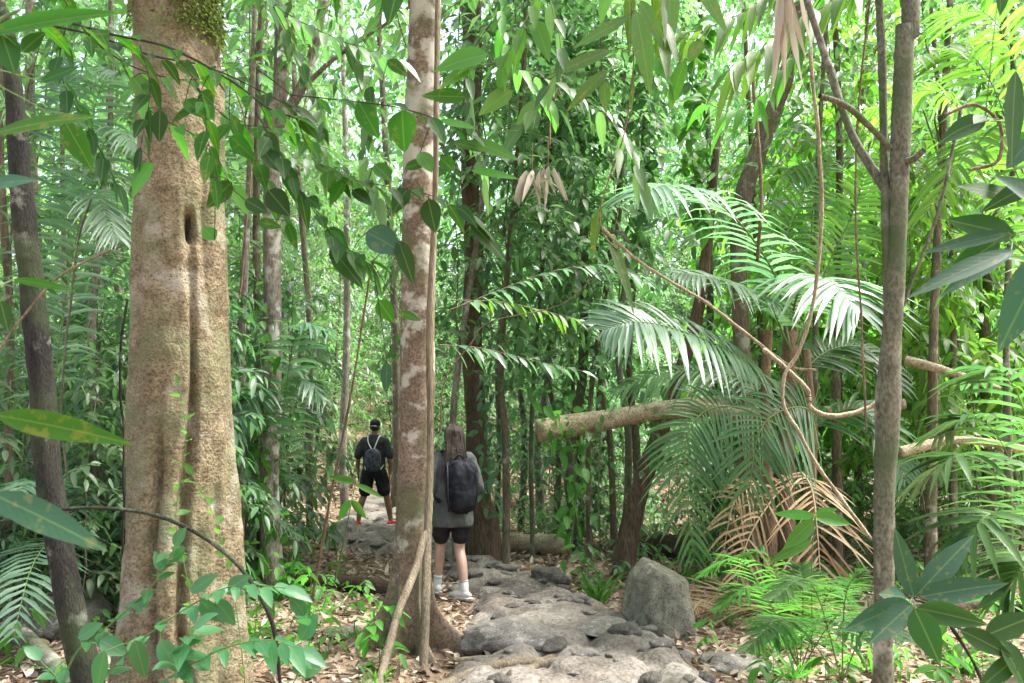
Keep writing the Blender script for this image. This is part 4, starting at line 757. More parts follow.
spray('broadleaf_sapling', 'low sapling with a whorl of dark veined leaves before the olive trunk', 'sapling', [([(1000, 790), (985, 690), (950, 625), (930, 605), (914, 600)], 3.1, .007, .005), ([(950, 625), (985, 635), (1040, 640)], 3.1, .004, .002), ([(985, 690), (1000, 670), (1030, 660)], 3.1, .004, .002)],
 [(914, 598, 893, 524, 11, 3.0), (916, 596, 976, 530, 12, 3.05, -.1), (920, 597, 1008, 580, 12, 3.0, .1), (910, 602, 842, 628, 12, 2.9, .2), (912, 604, 868, 642, 11, 2.85, .3), (916, 608, 990, 622, 11, 2.9, .2, 'dark'), (914, 608, 940, 662, 14, 2.8, .3, 'dark'), (906, 598, 880, 592, 9, 3.0, .1), (985, 636, 1040, 612, 12, 3.0, .1, 'dark'), (1000, 640, 1030, 690, 12, 3.0, .2, 'dark'), (960, 630, 1015, 655, 10, 3.0, .2, 'dark'), (1020, 655, 975, 690, 9, 3, .2, 'dark')], (), 'teal', 'twigdark', loc=P(1000, 790, 3.1))
spray('broadleaf_seedling', 'slim seedling with a pair of light green leaves between the palm and the olive trunk', 'plant', [([(812, 650, 5.2), (812, 560, 5.1), (815, 515, 5.0)], 5.0, .004, .002)], [(815, 516, 772, 512, 5, 5.0, .1), (815, 517, 852, 522, 7, 5.0, .2), (814, 520, 783, 548, 8, 4.9, .2), (815, 514, 838, 508, 4, 5.1), (812, 540, 770, 560, 6, 5.0, .2)], (), 'bright', 'greenstem', loc=P(812, 650, 5.2))
# bush at lower left
L0 = [([(40, 760), (72, 660), (110, 625), (150, 588), (168, 560), (174, 548)], 3.6, .005, .002), ([(72, 720), (130, 650), (200, 600), (240, 585), (285, 588)], 3.5, .004, .002), ([(90, 740), (150, 690), (220, 650), (270, 640), (300, 650)], 3.4, .004, .002), ([(40, 760), (60, 690), (40, 660)], 3.5, .003, .002), ([(180, 760), (175, 690), (180, 650), (195, 630)], 3.3, .004, .002), ([(250, 760), (290, 690), (310, 640), (305, 615)], 3.6, .004, .002)]
spray('leafy_bush', 'low bush of fresh green oval leaves at the lower left corner before the tan trunk', 'bush', L0,
 [(150, 602, 124, 605, 5, 3.6), (165, 571, 154, 550, 6, 3.6), (172, 560, 186, 546, 5, 3.6), (190, 592, 218, 572, 7, 3.5), (200, 600, 222, 622, 8, 3.5), (215, 600, 236, 624, 9, 3.5), (228, 590, 250, 574, 8, 3.5), (78, 638, 104, 622, 8, 3.6), (100, 640, 128, 654, 9, 3.5), (135, 640, 145, 678, 9, 3.4), (105, 650, 95, 692, 9, 3.3), (160, 640, 178, 672, 9, 3.4), (300, 640, 318, 612, 9, 3.6), (298, 668, 322, 668, 10, 3.5)],
 [(0, 20, .10, .27, .25, .25), (1, 20, .11, .25, .25, .15), (2, 22, .11, .26, .25, .15), (3, 8, .10, .27, .25, .2), (4, 16, .12, .24, .3, .1), (5, 13, .11, .26, .25, .1)], 'fresh', 'greenstem', loc=P(40, 760, 3.6))
spray('broadleaf_seedling', 'slim climbing shoots with light leaves in front of the tan trunk', 'plant', [([(186, 700), (190, 600), (176, 520), (186, 440), (178, 380)], 4.3, .003, .0015), ([(250, 730), (235, 600), (215, 520), (190, 470)], 4.3, .003, .0015)], (), [(0, 22, .08, .22, .2, .15), (1, 16, .09, .22, .2, .15)], 'bright', 'greenstem', loc=P(186, 700, 4.3))
spray('bent_branch', 'thin dark arching bare branch crossing in front of the wide tan trunk', 'branch', [([(-30, 528), (20, 518), (60, 510), (100, 508), (150, 514), (195, 532), (235, 562), (262, 600), (276, 640), (282, 720)], 3.9, .007, .011)], (), (), mtwig='blackbark')
spray('slender_shoot', 'thin bare upright twig before the man on the path', 'shoot', [([(312, 600, 7.5), (330, 500, 7.3), (350, 400, 7.1), (366, 300, 7), (372, 260, 6.9)], 7, .014, .007)], (), (), mtwig='lianadark', loc=P(312, 600, 7.5))
spray('slender_shoot', 'thin green shoot with drooping leaves left of the central trunk', 'shoot', [([(334, 585, 7.5), (344, 540, 7.4), (352, 500, 7.3), (356, 480, 7.2)], 7, .007, .003)], [(356, 484, 384, 497, 3, 7.1, .2), (352, 500, 366, 518, 4, 7.2), (350, 500, 338, 520, 4, 7.2), (355, 482, 330, 476, 4, 7.2)], (), 'bright', 'greenstem', loc=P(334, 585, 7.5))
for pts, n, lb in [([(440, 430, 6.2), (445, 380, 6.0), (470, 345, 5.8), (490, 322, 5.6), (560, 305, 5.4), (600, 270, 5.2)], 0, 'thin bent bare twig arching right from the central trunk'), ]:
    spray('bare_twig', lb, 'twig', [(pts, 6, .006, .003)], (), (), mtwig='rootbark')
for pts, d, n, lb in [([(450, 310), (500, 290), (550, 272), (600, 265), (640, 275)], 6.4, 34, 'pale pinnate spray of narrow leaves reaching from the central trunk, upper of two'), ([(440, 345), (480, 348), (530, 360), (585, 372)], 6.6, 24, 'pale pinnate spray of narrow leaves reaching from the central trunk, lower of two'), ([(450, 300), (500, 302), (540, 310), (580, 320)], 6.8, 24, 'yellowish spray of narrow leaves between the two pale ones')]:
    spray('leafy_twig', lb, 'twig', [(pts, d, .005, .002)], (), [(0, n, .17, .13, .35, .1, 'palm' if 'pale' in lb[:5] else 'yellowing')], 'palm', 'rootbark', kind='mid')

# leafy climbers
def climber(lb, base, pts, d, n, L, mm, grp=None):
    c = PX(pts, d, 60); mb = MB(); mb.tube(c, .006, 6); t = thing_at('climbing_plant', c[-1], lb, 'climber', grp); place(mb.build('stem', MT['greenstem'], t)); fl = MB(); k = rng.integers(0, 60, n); p = c[k]+rng.normal(0, .09, (n, 3))
    leaves(fl, p, rng.normal(0, 1, (n, 3))+[0, -.5, -.6], rng.normal(0, .4, (n, 3))+[0, -.7, .8], L*rng.uniform(.6, 1.3, n), .26, 'mid', droop=.3); place(fl.build('foliage', MT[mm], t))
for pts, d, n, L, mm, lb in [([(548, 400), (560, 430), (572, 450), (575, 500), (570, 555)], 8.75, 70, .13, 'bright', 'leafy climber hanging from the cut end of the raised pale log'), ([(600, 340), (606, 400), (600, 440), (598, 530)], 8.85, 55, .12, 'mid', 'leafy climber draped over the middle of the raised pale log'),
  ([(655, 380), (650, 420), (660, 470)], 9.0, 60, .13, 'mid', 'leafy climber on the raised pale log beside the leaning dark stem'), ([(480, 180), (484, 260), (492, 340), (486, 420), (490, 500)], 10.6, 170, .13, 'glossy', 'sparse climber on the right side of the dark trunk behind the woman'),
  ([(520, 120), (524, 200), (518, 300), (524, 380)], 9.8, 190, .15, 'mid', 'leafy climber curtain between the two pale sprays and the dark trunk'), ([(560, 60), (575, 150), (566, 240), (574, 330)], 10.4, 230, .16, 'pale', 'pale climber curtain beneath the withered leaf bunches'), ([(640, 40), (650, 140), (640, 250)], 10, 220, .17, 'mid', 'leafy climber curtain above the long straight liana'),
  ([(700, 20), (690, 120), (700, 220)], 9.5, 200, .17, 'bright', 'light climber curtain above the silvery palm fronds'), ([(252, 300), (262, 380), (258, 470), (268, 560)], 8.3, 120, .12, 'bright', 'leafy climber on the grey stem just right of the tan trunk')]:
    climber(lb, None, pts, d, n, L, mm)
# lianas
for pts, d, r0, m_, lb in [
  ([(604, 228), (640, 262), (700, 300), (750, 335), (790, 366), (815, 370)], 6.0, .011, 'liana', 'thin straight liana running down from the centre to the looping pale vine'),
  ([(806, -60), (812, 60), (818, 130), (822, 220), (815, 300), (800, 350), (785, 375), (784, 405), (798, 430), (820, 470), (845, 505), (870, 538)], 5.5, .0125, 'liana', 'thick pale looping liana curling down before the feather palm'),
  ([(765, 350), (790, 372), (808, 390), (812, 408), (835, 416), (868, 408), (888, 392)], 5.6, .016, 'liana', 'pale liana sagging sideways towards the olive trunk'),
  ([(752, 60), (758, 130), (762, 200), (758, 260)], 6.5, .014, 'lianadark', 'brown liana hanging straight above the feather palm'),
  ([(880, -60), (860, 80), (855, 200), (862, 330), (866, 430)], 4.5, .006, 'lianadark', 'hair-thin hanging liana just left of the olive trunk'),
  ([(960, 110), (950, 160), (935, 220), (925, 250), (900, 320), (890, 360)], 3.7, .007, 'olivebark', 'thin pale stem crossing behind the big dark leaves at the right'),
  ([(945, 115), (975, 105), (1000, 125), (998, 160), (970, 170)], 3.6, .008, 'lianadark', 'small curled brown liana in the upper right foliage'),
  ([(560, 70), (558, 90), (550, 110), (549, 145)], 6.5, .009, 'lianadark', 'short dark hooked vine hanging above the centre'),
  ([(0, 350), (30, 310), (60, 275), (110, 250)], 3.9, .006, 'rootbark', 'thin bare twig slanting past the black leaning trunk'),
  ([(70, 480), (62, 400), (70, 320), (76, 250), (90, 200)], 5.0, .006, 'olivebark', 'thin upright vine right of the black leaning trunk'),
  ([(122, 560), (124, 470), (120, 380), (126, 300)], 5.3, .008, 'blackbark', 'thin dark stem hugging the left side of the tan trunk'),
  ([(225, 60), (245, 120), (250, 200), (240, 300)], 5.5, .005, 'lianadark', 'hair-thin liana hanging right of the tan trunk')]:
    c = PX(pts, d, 90); c += fbm(c*2.4, 2)[:, None]*np.array([.03, .02, .01]); mb = MB(); mb.tube(c, r0*(1+.1*np.sin(np.arange(90)*.9)), 9, bump=.12); tag(mb.build('liana', MT[m_]), lb, 'liana')
# pale hanging dead leaves
for px, py, k, d, s, lb in [(788, -30, 9, 3.9, 110, 'pale shredded dead frond hanging from the top at the right'), (532, 172, 9, 8.5, 36, 'cluster of pale withered leaves hanging in the centre'), (548, 168, 8, 8.6, 34, 'small pale withered leaf bunch beside the central hanging cluster')]:
    mb = MB(); c = P(px, py, d); v = rng.normal(0, 1, (k, 3))*([.1, .1, .05] if s > 90 else [.28, .28, .05])+[0, 0, -1]; leaves(mb, c+rng.normal(0, M(7, d), (k, 3))*[1, 1, .3], v, rng.normal(0, 1, (k, 3))*[1, .4, 0]+[0, -1, 0], M(s, d)*rng.uniform(.6, 1.15, k), .045 if s > 90 else .09, 'hi', droop=.1, fold=.8, curl=.1, wave=.3)
    mb.tube([c+[0, 0, .3], c+[0, 0, .1], c], .006, 6, mi=1); tag(mb.build('withered_frond', [MT['paledead'], MT['lianadark']]), lb, 'withered leaves')

# ferns, grasses and palms near the camera on the right
#FEAT
def rosette(name, lb, cat, base, fr, mm, n=30, ll=.2, lw=.02, droop=.25, kind='strap'):
    t = thing_at(name, base, lb, cat)
    for tip, mid in fr:
        c = spline([base, mid, tip], 22); mb = MB(); frond(mb, c, ll, lw, n, droop=droop, kind=kind, start=.25, rr=.005); place(mb.build('frond', [MT[mm], MT['greenstem']], t))
    return t
b0 = gp(800, 672); rosette('fern', 'bright green ferny palm seedling fanning out below the brown fronds', 'fern', b0, [(P(702, 575, 5.4), P(745, 565, 5.3)), (P(715, 610, 4.9), P(760, 590, 5.0)), (P(772, 640, 4.6), P(790, 620, 4.8)), (P(850, 600, 5.2), P(830, 590, 5.3)), (P(735, 560, 5.9), P(770, 560, 5.7)), (P(862, 640, 4.8), P(838, 615, 5)), (P(800, 565, 5.4), P(803, 600, 5.4))], 'fernleaf', 30, .24, .02)
b0 = gp(842, 683); rosette('fern', 'arching narrow-leaved fern at the bottom edge left of the olive trunk', 'fern', b0, [(P(770, 600, 4.2), P(812, 585, 4.5)), (P(860, 570, 4.4), P(845, 600, 4.6)), (P(745, 650, 4.2), P(790, 620, 4.5)), (P(905, 640, 4.2), P(870, 620, 4.5))], 'mid', 30, .18, .017)
b0 = np.array(gp(1075, 640)); rosette('understorey_palm', 'low palm with long glossy leaflets reaching in at the right edge above the whorled sapling', 'palm', b0, [(P(905, 490, 4.4), P(990, 470, 4.5)), (P(950, 560, 4.0), P(1010, 520, 4.3)), (P(930, 435, 4.8), P(1000, 440, 4.8)), (P(1000, 600, 3.9), P(1045, 560, 4.2)), (P(960, 380, 5), P(1020, 400, 4.9))], 'palmdark', 24, .42, .045, .35)
b0 = P(1060, 640, 4.6); rosette('feather_palm', 'palm fronds tinted backlit lime arching over the upper right corner', 'palm', P(1090, 420, 4.6), [(P(900, 60, 4.2), P(990, 80, 4.5)), (P(925, 215, 4.3), P(1000, 140, 4.5)), (P(940, 10, 4.6), P(1010, 50, 4.7)), (P(870, 110, 5.2), P(960, 110, 5.0)), (P(950, 290, 5), P(1020, 230, 5))], 'lime', 34, .42, .03, .45)
rosette('understorey_palm', 'pale fine-leaved feather palm behind the black leaning trunk at the upper left', 'palm', P(40, 330, 7.0)*[1, 1, 0]+[0, 0, .0], [(P(130, 70, 6.5), P(90, 130, 6.8)), (P(150, 150, 6.4), P(95, 170, 6.7)), (P(-30, 80, 6.7), P(20, 160, 6.9)), (P(120, 240, 6.3), P(80, 220, 6.6)), (P(70, 60, 7.3), P(55, 150, 7.2))], 'palm', 40, .5, .03, .5)
rosette('understorey_palm', 'pale feather palm between the tan trunk and the thin bare twig', 'palm', gp(262, 590)+[0, .3, 0], [(P(325, 400, 8.2), P(298, 395, 8.4)), (P(330, 330, 8.2), P(292, 350, 8.4)), (P(240, 420, 7.9), P(262, 400, 8.3)), (P(240, 300, 8.6), P(255, 360, 8.6))], 'palm', 26, .42, .05, .5)
t = thing_at('grass_tuft', gp(598, 606), 'spiky bright grass tuft beside the rocks of the path', 'grass tuft'); mb = MB(); n = 46; a = rng.uniform(0, 6.28, n)
leaves(mb, np.tile(gp(598, 606), (n, 1))+rng.normal(0, .02, (n, 3))*[1, 1, 0], np.stack([np.cos(a)*.6, np.sin(a)*.6, rng.uniform(.5, 2.2, n)], -1), rng.normal(0, 1, (n, 3)), rng.uniform(.28, .62, n), .02, 'strap', droop=.35); place(mb.build('blades', MT['bright'], t))
gt = empty('grass_tuft', (0, 0, 0), 'small grassy tuft growing in the litter at the lower right', 'grass tuft', 'small tufts at the lower right'); mb = MB(); n = 26; a = rng.uniform(0, 6.28, n)
leaves(mb, rng.normal(0, .02, (n, 3))*[1, 1, 0], np.stack([np.cos(a)*.7, np.sin(a)*.7, rng.uniform(.4, 2, n)], -1), rng.normal(0, 1, (n, 3)), rng.uniform(.15, .36, n), .026, 'strap', droop=.4); mb.build('blades', MT['bright'], gt)
scatter(gt, zone(16, (700, 1060), (4.7, 7.5)), (.7, 1.5))
gt2 = copy_tree(gt); gt2['label'] = 'small grassy tuft growing in the litter left of the central trunk'; gt2['group'] = 'small tufts left of the central trunk'; scatter(gt2, zone(10, (230, 400), (5.2, 7.5)), (.6, 1.2))
# ---------------------------------------------------------------- people
def loft(mb, rings, n=20, yaw=0):
    g = []; th = np.linspace(0, 2*np.pi, n, endpoint=False)
    for r in rings:
        x, y, z, rx, ry = r[:5]; g.append(np.stack([x+rx*np.cos(th), y+ry*np.sin(th), z+0*th], -1))
    g = np.array(g); mb.grid(g, True); c0 = g[0].mean(0); c1 = g[-1].mean(0); base = mb.n-len(g)*n; a0 = mb.n; mb.v.append(np.array([c0, c1])); mb.n += 2
    j = np.arange(n); f = np.vstack([np.stack([np.full(n, a0), base+(j+1) % n, base+j], -1), np.stack([np.full(n, a0+1), base+(len(g)-1)*n+j, base+(len(g)-1)*n+(j+1) % n], -1)])
    mb.l.append(f.ravel()); mb.t.append(np.full(2*n, 3)); mb.uv.append(np.zeros((6*n, 2))); mb.m.append(np.zeros(2*n, int)); return mb
def limb(mb, pts, rad, n=12, **k): return mb.tube(spline(pts, 6*(len(pts)-1)+1), np.interp(np.linspace(0, len(pts)-1, 6*(len(pts)-1)+1), range(len(pts)), rad), n, **k)
def remesh(o, vox=.008, sm=4):
    m = o.modifiers.new('fuse', 'REMESH'); m.mode = 'VOXEL'; m.voxel_size = vox; m.use_smooth_shade = True
    s = o.modifiers.new('soft', 'SMOOTH'); s.factor = .5; s.iterations = sm
    dg = bpy.context.evaluated_depsgraph_get(); ev = o.evaluated_get(dg); me = bpy.data.meshes.new_from_object(ev); mats = list(o.data.materials)
    o.modifiers.clear(); o.data = me
    if not me.materials:
        for q in mats: me.materials.append(q)
    me.polygons.foreach_set('use_smooth', np.ones(len(me.polygons), bool)); return o
def crumple(o, amp, sc, seed=0):
    me = o.data; n = len(me.vertices); a = np.empty(n*3, np.float32); me.vertices.foreach_get('co', a); a = a.reshape(-1, 3).astype(float)
    nn = np.empty(n*3, np.float32); me.vertices.foreach_get('normal', nn); nn = nn.reshape(-1, 3)
    w = fbm(a*np.array([sc, sc, sc*.7])+seed+fbm(a*6, 2)[:, None]*.8, 3); w = 1-2*np.abs(w)
    a = a+nn*(amp*w)[:, None]; me.vertices.foreach_set('co', a.astype(np.float32).ravel()); me.update(); return o
def hand(mb, w, d, s, curl=.5):
    """w wrist, d direction down the hand, s thumb side"""
    w = np.array(w, float); d = np.array(d, float)/np.linalg.norm(d); s = np.array(s, float)-np.dot(s, d)*d; s /= np.linalg.norm(s); pn = np.cross(d, s)
    limb(mb, [w, w+d*.045, w+d*.085], [.022, .032, .034], 10, el=.45, ax=pn)
    for k, (o, L) in enumerate([(.027, .068), (.009, .078), (-.009, .072), (-.026, .056)]):
        b = w+d*.085+s*o; v = d.copy(); p = [b]; 
        for j, f in enumerate((.45, .3, .25)):
            v = v+pn*curl*.35*(j+1)*.6; v /= np.linalg.norm(v); p.append(p[-1]+v*L*f)
        limb(mb, p, [.0095, .009, .008, .007], 7)
    b = w+d*.03+s*.026; limb(mb, [b, b+d*.03+s*.022, b+d*.06+s*.026+pn*.012], [.012, .011, .009], 7)
MT['skin_fair'] = plain('fair_skin', (.42, .25, .18), .5, (.50, .31, .235), 8, .05, .4)
MT['skin_brown'] = plain('tanned_skin', (.23, .115, .07), .5, (.28, .15, .095), 8, .05, .4)
MT['tee_grey'] = plain('grey_cotton', (.06, .066, .062), .9, (.10, .107, .103), 9, .5); MT['tee_dark'] = plain('charcoal_cotton', (.03, .03, .032), .9, (.05, .05, .052), 9, .5)
MT['black'] = plain('black_fabric', (.009, .009, .012), .8, (.02, .02, .024), 14, .5); MT['pack'] = plain('black_nylon', (.006, .007, .011), .8, (.02, .022, .03), 11, .8, .2)
MT['packgrey'] = plain('patterned_nylon', (.02, .025, .04), .6, (.11, .12, .15), 22, .5); MT['white'] = plain('white_fabric', (.62, .6, .58), .8, (.75, .74, .72), 20, .3)
MT['shoe_white'] = plain('white_shoe', (.5, .48, .44), .6, (.7, .68, .65), 15, .3); MT['shoe_red'] = plain('red_shoe', (.55, .04, .03), .6, (.7, .07, .05), 15, .3); MT['sole'] = plain('pale_sole', (.5, .5, .5), .8)
MT['hair'] = plain('brown_hair', (.022, .015, .012), .6, (.06, .04, .029), 60, .6, .35); MT['olive'] = plain('faded_print', (.10, .09, .03), .9, (.16, .14, .05)); MT['lens'] = plain('eye', (.5, .5, .5), .3)
MT['sockband'] = plain('grey_blue_stripe', (.2, .24, .36), .8)
def shoe(name, m, par, foot, toe, s=1):
    f = np.array(foot, float); t = np.array(toe, float); v = t-f; L = np.linalg.norm(v); v /= L
    mb = MB(); limb(mb, [f-v*.045+[0, 0, .045], f+v*.02+[0, 0, .05], f+v*L*.6+[0, 0, .036], f+v*L*.95+[0, 0, .026]], [.036, .042, .043, .030], 14, el=.85); limb(mb, [f+[0, 0, .055], f+[0, 0, .095]], [.04, .036], 12)
    o = remesh(mb.build(name, m, par), .006, 2); sb = MB(); limb(sb, [f-v*.055+[0, 0, .014], f+v*L*.4+[0, 0, .012], f+v*L+[0, 0, .014]], [.04, .043, .034], 14, el=.38, ax=(0, 0, 1)); sb.build('sole', MT['sole'], o); return o
def head(mb, c, s=1, n=22):
    c = np.array(c, float)
    mb.sphere(c+[0, 0, .015], (.074*s, .095*s, .105*s), 16); mb.sphere(c+[0, .022, -.055], (.055*s, .066*s, .062*s), 12)
    mb.tube([c+[0, .092, .015], c+[0, .108, -.018], c+[0, .098, -.028]], [.008, .014, .01], 8); mb.tube([c+[-.022, .084, -.055], c+[0, .09, -.056], c+[.022, .084, -.055]], [.006, .008, .006], 8)
    for e in (-1, 1): mb.sphere(c+[e*.076, .0, -.005], (.010, .022, .032), 8)
def eyes(par, c):
    for e in (-1, 1): MB().sphere(np.array(c)+[e*.03, .083, .008], (.012,)*3, 8).build('eye', MT['lens'], par)

# -- the woman: local frame faces +y, feet near z = 0
fw = P(448, 594, 8.5); zf = surf(fw[0], fw[1])
w = empty('person', (fw[0]+.04, 8.5, zf+.035), 'person with long brown hair in a loose grey top walking away beside the central trunk', 'person', rz=R(14)); 
mb = MB(); loft(mb, [(0, 0, .76, .10, .09), (0, 0, .82, .15, .11), (0, 0, .92, .165, .12), (0, 0, 1.05, .125, .095), (0, .01, 1.2, .145, .105), (0, 0, 1.3, .155, .095), (0, -.005, 1.36, .12, .075), (0, 0, 1.395, .055, .05), (0, .01, 1.47, .048, .048), (0, .015, 1.5, .05, .05)])
head(mb, (0, .02, 1.545), .96)
LH, LK, LA = (-.08, 0, .84), (-.09, .17, .50), (-.11, .20, .12); RH, RK, RA = (.085, 0, .84), (.075, .03, .45), (.10, -.12, .09)
limb(mb, [LH, (-.095, .09, .66), LK, (-.10, .165, .36), LA, (-.115, .22, .06)], [.088, .072, .053, .05, .034, .035]); limb(mb, [RH, (.08, .02, .65), RK, (.085, -.06, .31), RA, (.10, -.11, .05)], [.088, .072, .053, .052, .034, .035])
LW = (-.17, .23, 1.0); RW = (.16, .25, 1.02)
limb(mb, [(-.15, 0, 1.32), (-.2, -.03, 1.19), (-.225, -.03, 1.07), (-.2, .1, 1.02), LW], [.048, .042, .038, .033, .024]); limb(mb, [(.15, 0, 1.32), (.2, -.03, 1.19), (.225, -.02, 1.07), (.2, .12, 1.03), RW], [.048, .042, .038, .033, .024])
hand(mb, LW, (.3, .8, .2), (0, 0, 1)); hand(mb, RW, (-.3, .8, .2), (0, 0, 1))
body = remesh(mb.build('body', MT['skin_fair'], w), .0065, 3); eyes(w, (0, .02, 1.545))
mb = MB(); loft(mb, [(0, .01, .68, .195, .15), (0, .01, .72, .198, .155), (0, .005, .8, .19, .15), (0, 0, .95, .175, .135), (0, 0, 1.1, .18, .13), (0, .005, 1.25, .185, .125), (0, 0, 1.32, .17, .105), (0, 0, 1.37, .11, .08), (0, 0, 1.40, .065, .06)])
for s in (-1, 1): limb(mb, [(s*.15, 0, 1.32), (s*.205, -.02, 1.18), (s*.235, -.02, 1.05), (s*.215, .07, 1.02)], [.066, .07, .066, .06])
crumple(remesh(mb.build('loose_top', MT['tee_grey'], w), .009, 3), .016, 7)
mb = MB(); loft(mb, [(0, 0, .74, .13, .1), (0, 0, .82, .18, .13), (0, 0, .95, .17, .13)]); limb(mb, [LH, (-.093, .07, .70), (-.097, .10, .57)], [.10, .092, .088]); limb(mb, [RH, (.083, .015, .70), (.08, .02, .57)], [.10, .092, .088]); remesh(mb.build('shorts', MT['black'], w), .009, 2)
for (a, m_, b_) in (((-.11, .19, .17), LA, (-.115, .22, .07)), ((.098, -.10, .16), RA, (.10, -.11, .06))):
    so = MB(); limb(so, [a, m_, b_], [.043, .04, .042], 14); so = so.build('sock', MT['white'], w); a = np.array(a); v = (np.array(m_)-a)*.12; MB().tube([a+v, a+v*2.2], [.0445, .0443], 16, round_=False).build('sock_stripe', MT['sockband'], so)
shoe('shoe', MT['shoe_white'], w, (-.115, .20, -.0), (-.135, .36, .0)); shoe('shoe', MT['shoe_white'], w, (.10, -.13, -.01), (-.01, .02, -.01))
hb = MB(); loft(hb, [(0, -.10, 1.17, .035, .02), (.0, -.105, 1.24, .06, .025), (0, -.095, 1.33, .082, .035), (0, -.06, 1.42, .078, .055), (0, -.02, 1.50, .092, .095), (0, .0, 1.56, .094, .108), (0, .0, 1.61, .085, .1), (0, .01, 1.65, .055, .068), (0, .01, 1.664, .02, .025)])
for k in range(60):
    xx = U(-.09, .09); hb.tube(spline([(xx*.25, .02+U(-.04, .02), 1.667), (xx*.9, -.05-.05*(1-abs(xx)/.09), 1.62), (xx*1.12, -.085-.02*(1-abs(xx)/.09), 1.54), (xx*1.15, -.105, 1.44), (xx*1.35+U(-.02, .02), -.125, 1.28), (xx*1.5+U(-.03, .03), -.12-U(0, .04), U(1.08, 1.22))], 16), np.linspace(.006, .003, 16)*U(.7, 1.3), 5)
for k in range(46):
    x = U(-.085, .085); a = U(0, .6); hb.tube(spline([(x*.9, -.07-.02*a, 1.56), (x, -.112, 1.43), (x*1.15, -.125, 1.3), (x*1.1+U(-.02, .02), -.125, U(1.1, 1.24))], 10), np.linspace(.009, .003, 10), 5)
hb.build('hair', MT['hair'], w)
def strapfn(mb, pts, wd=.02, n=16): 
    c = spline(pts, n); mb.tube(c, wd, 8, el=.3, ax=(0, 1, .3)); return mb
bp = empty('backpack', w.location, 'large black backpack worn by the long-haired walker in grey', 'backpack', rz=w.rotation_euler.z)
def boxy(c, r, e=.5, n=22, wr=0):
    f = lambda d: (1+.10*wr*fbm(d*2.3+1, 4))/((np.abs(d[..., 0])**(2/e)+np.abs(d[..., 1])**(2/e)+np.abs(d[..., 2])**(2/e))**(e/2)); return MB().sphere(c, r, n, fn=f)
crumple(boxy((.05, -.225, 1.07), (.15, .11, .25), .72, 60, 1).build('pack_body', MT['pack'], bp), .014, 8); boxy((.05, -.305, .96), (.12, .045, .12), .75, 30, 1).build('pocket', MT['pack'], bp); boxy((.05, -.30, 1.17), (.10, .025, .06), .75, 24, 1).build('pocket', MT['pack'], bp)
for s in (-1, 1):
    strapfn(MB(), [(s*.09+.01, -.15, 1.26), (s*.10, -.05, 1.395), (s*.10, .06, 1.385), (s*.13, .145, 1.24), (s*.17, .11, 1.05), (s*.16, -.13, .92)], .024).build('shoulder_strap', MT['pack'], bp)
    mb = MB(); strapfn(mb, [(s*.12+.03, -.20, 1.3), (s*.14+.03, -.33, 1.18), (s*.14+.03, -.35, 1.0), (s*.12+.03, -.30, .84)], .008); mb.build('compression_strap', MT['black'], bp)
MB().tube(spline([(-.02, -.17, 1.32), (.03, -.2, 1.37), (.08, -.17, 1.32)], 10), .009, 7).build('handle', MT['black'], bp)

# -- the man
mn_ = P(373, 530, 14.0); zf = surf(mn_[0], mn_[1])
zf = P(372, 528, 14.0)[2]+.02; zf = surf(mn_[0], 14.0)
m = empty('person', (mn_[0], 14.0, zf+.02), 'person in a black cap and dark tee with red shoes standing farther up the path', 'person', rz=R(-4))
mb = MB(); loft(mb, [(0, 0, .80, .11, .1), (0, 0, .88, .165, .12), (0, 0, .98, .16, .115), (0, 0, 1.1, .15, .105), (0, .01, 1.26, .175, .12), (0, 0, 1.38, .195, .11), (0, -.005, 1.45, .15, .08), (0, 0, 1.48, .07, .06), (0, .01, 1.54, .056, .056), (0, .015, 1.58, .056, .056)])
head(mb, (0, .02, 1.635), 1.0)
LH, LK, LA = (-.1, 0, .88), (-.17, .02, .48), (-.24, -.03, .09); RH, RK, RA = (.1, 0, .88), (.2, .06, .50), (.27, .10, .09)
limb(mb, [LH, (-.13, .02, .68), LK, (-.21, -.02, .34), LA, (-.24, -.02, .05)], [.095, .08, .057, .06, .037, .04]); limb(mb, [RH, (.15, .04, .68), RK, (.24, .06, .34), RA, (.27, .11, .05)], [.095, .08, .057, .06, .037, .04])
for s, lw_ in ((-1, (-.275, .02, .86)), (1, (.27, .0, .86))):
    limb(mb, [(s*.185, 0, 1.4), (s*.235, -.02, 1.25), (s*.265, -.03, 1.12), (s*.28, .0, .99), lw_], [.058, .05, .042, .038, .027]); hand(mb, lw_, (-s*.05, .08, -1), (0, 1, 0), .7)
remesh(mb.build('body', MT['skin_brown'], m), .0075, 3); eyes(m, (0, .02, 1.635))
mb = MB(); loft(mb, [(0, 0, .86, .185, .14), (0, 0, .95, .185, .14), (0, .005, 1.1, .18, .135), (0, .01, 1.27, .19, .135), (0, 0, 1.38, .195, .12), (0, 0, 1.45, .16, .095), (0, 0, 1.49, .08, .07)])
for s in (-1, 1): limb(mb, [(s*.17, 0, 1.39), (s*.235, -.015, 1.27), (s*.265, -.025, 1.16)], [.07, .068, .07])
sh = crumple(remesh(mb.build('tee_shirt', MT['tee_dark'], m), .01, 3), .012, 8)
mb = MB(); loft(mb, [(0, 0, .8, .15, .12), (0, 0, .88, .19, .14), (0, 0, 1.0, .175, .13)]); limb(mb, [LH, (-.125, .01, .72), (-.145, .015, .57)], [.11, .11, .108]); limb(mb, [RH, (.135, .03, .72), (.165, .04, .57)], [.11, .11, .108]); crumple(remesh(mb.build('shorts', MT['black'], m), .01, 2), .01, 9)
shoe('shoe', MT['shoe_red'], m, (-.24, -.04, -.01), (-.33, .12, -.01)); shoe('shoe', MT['shoe_red'], m, (.27, .10, -.01), (.33, .26, -.01))
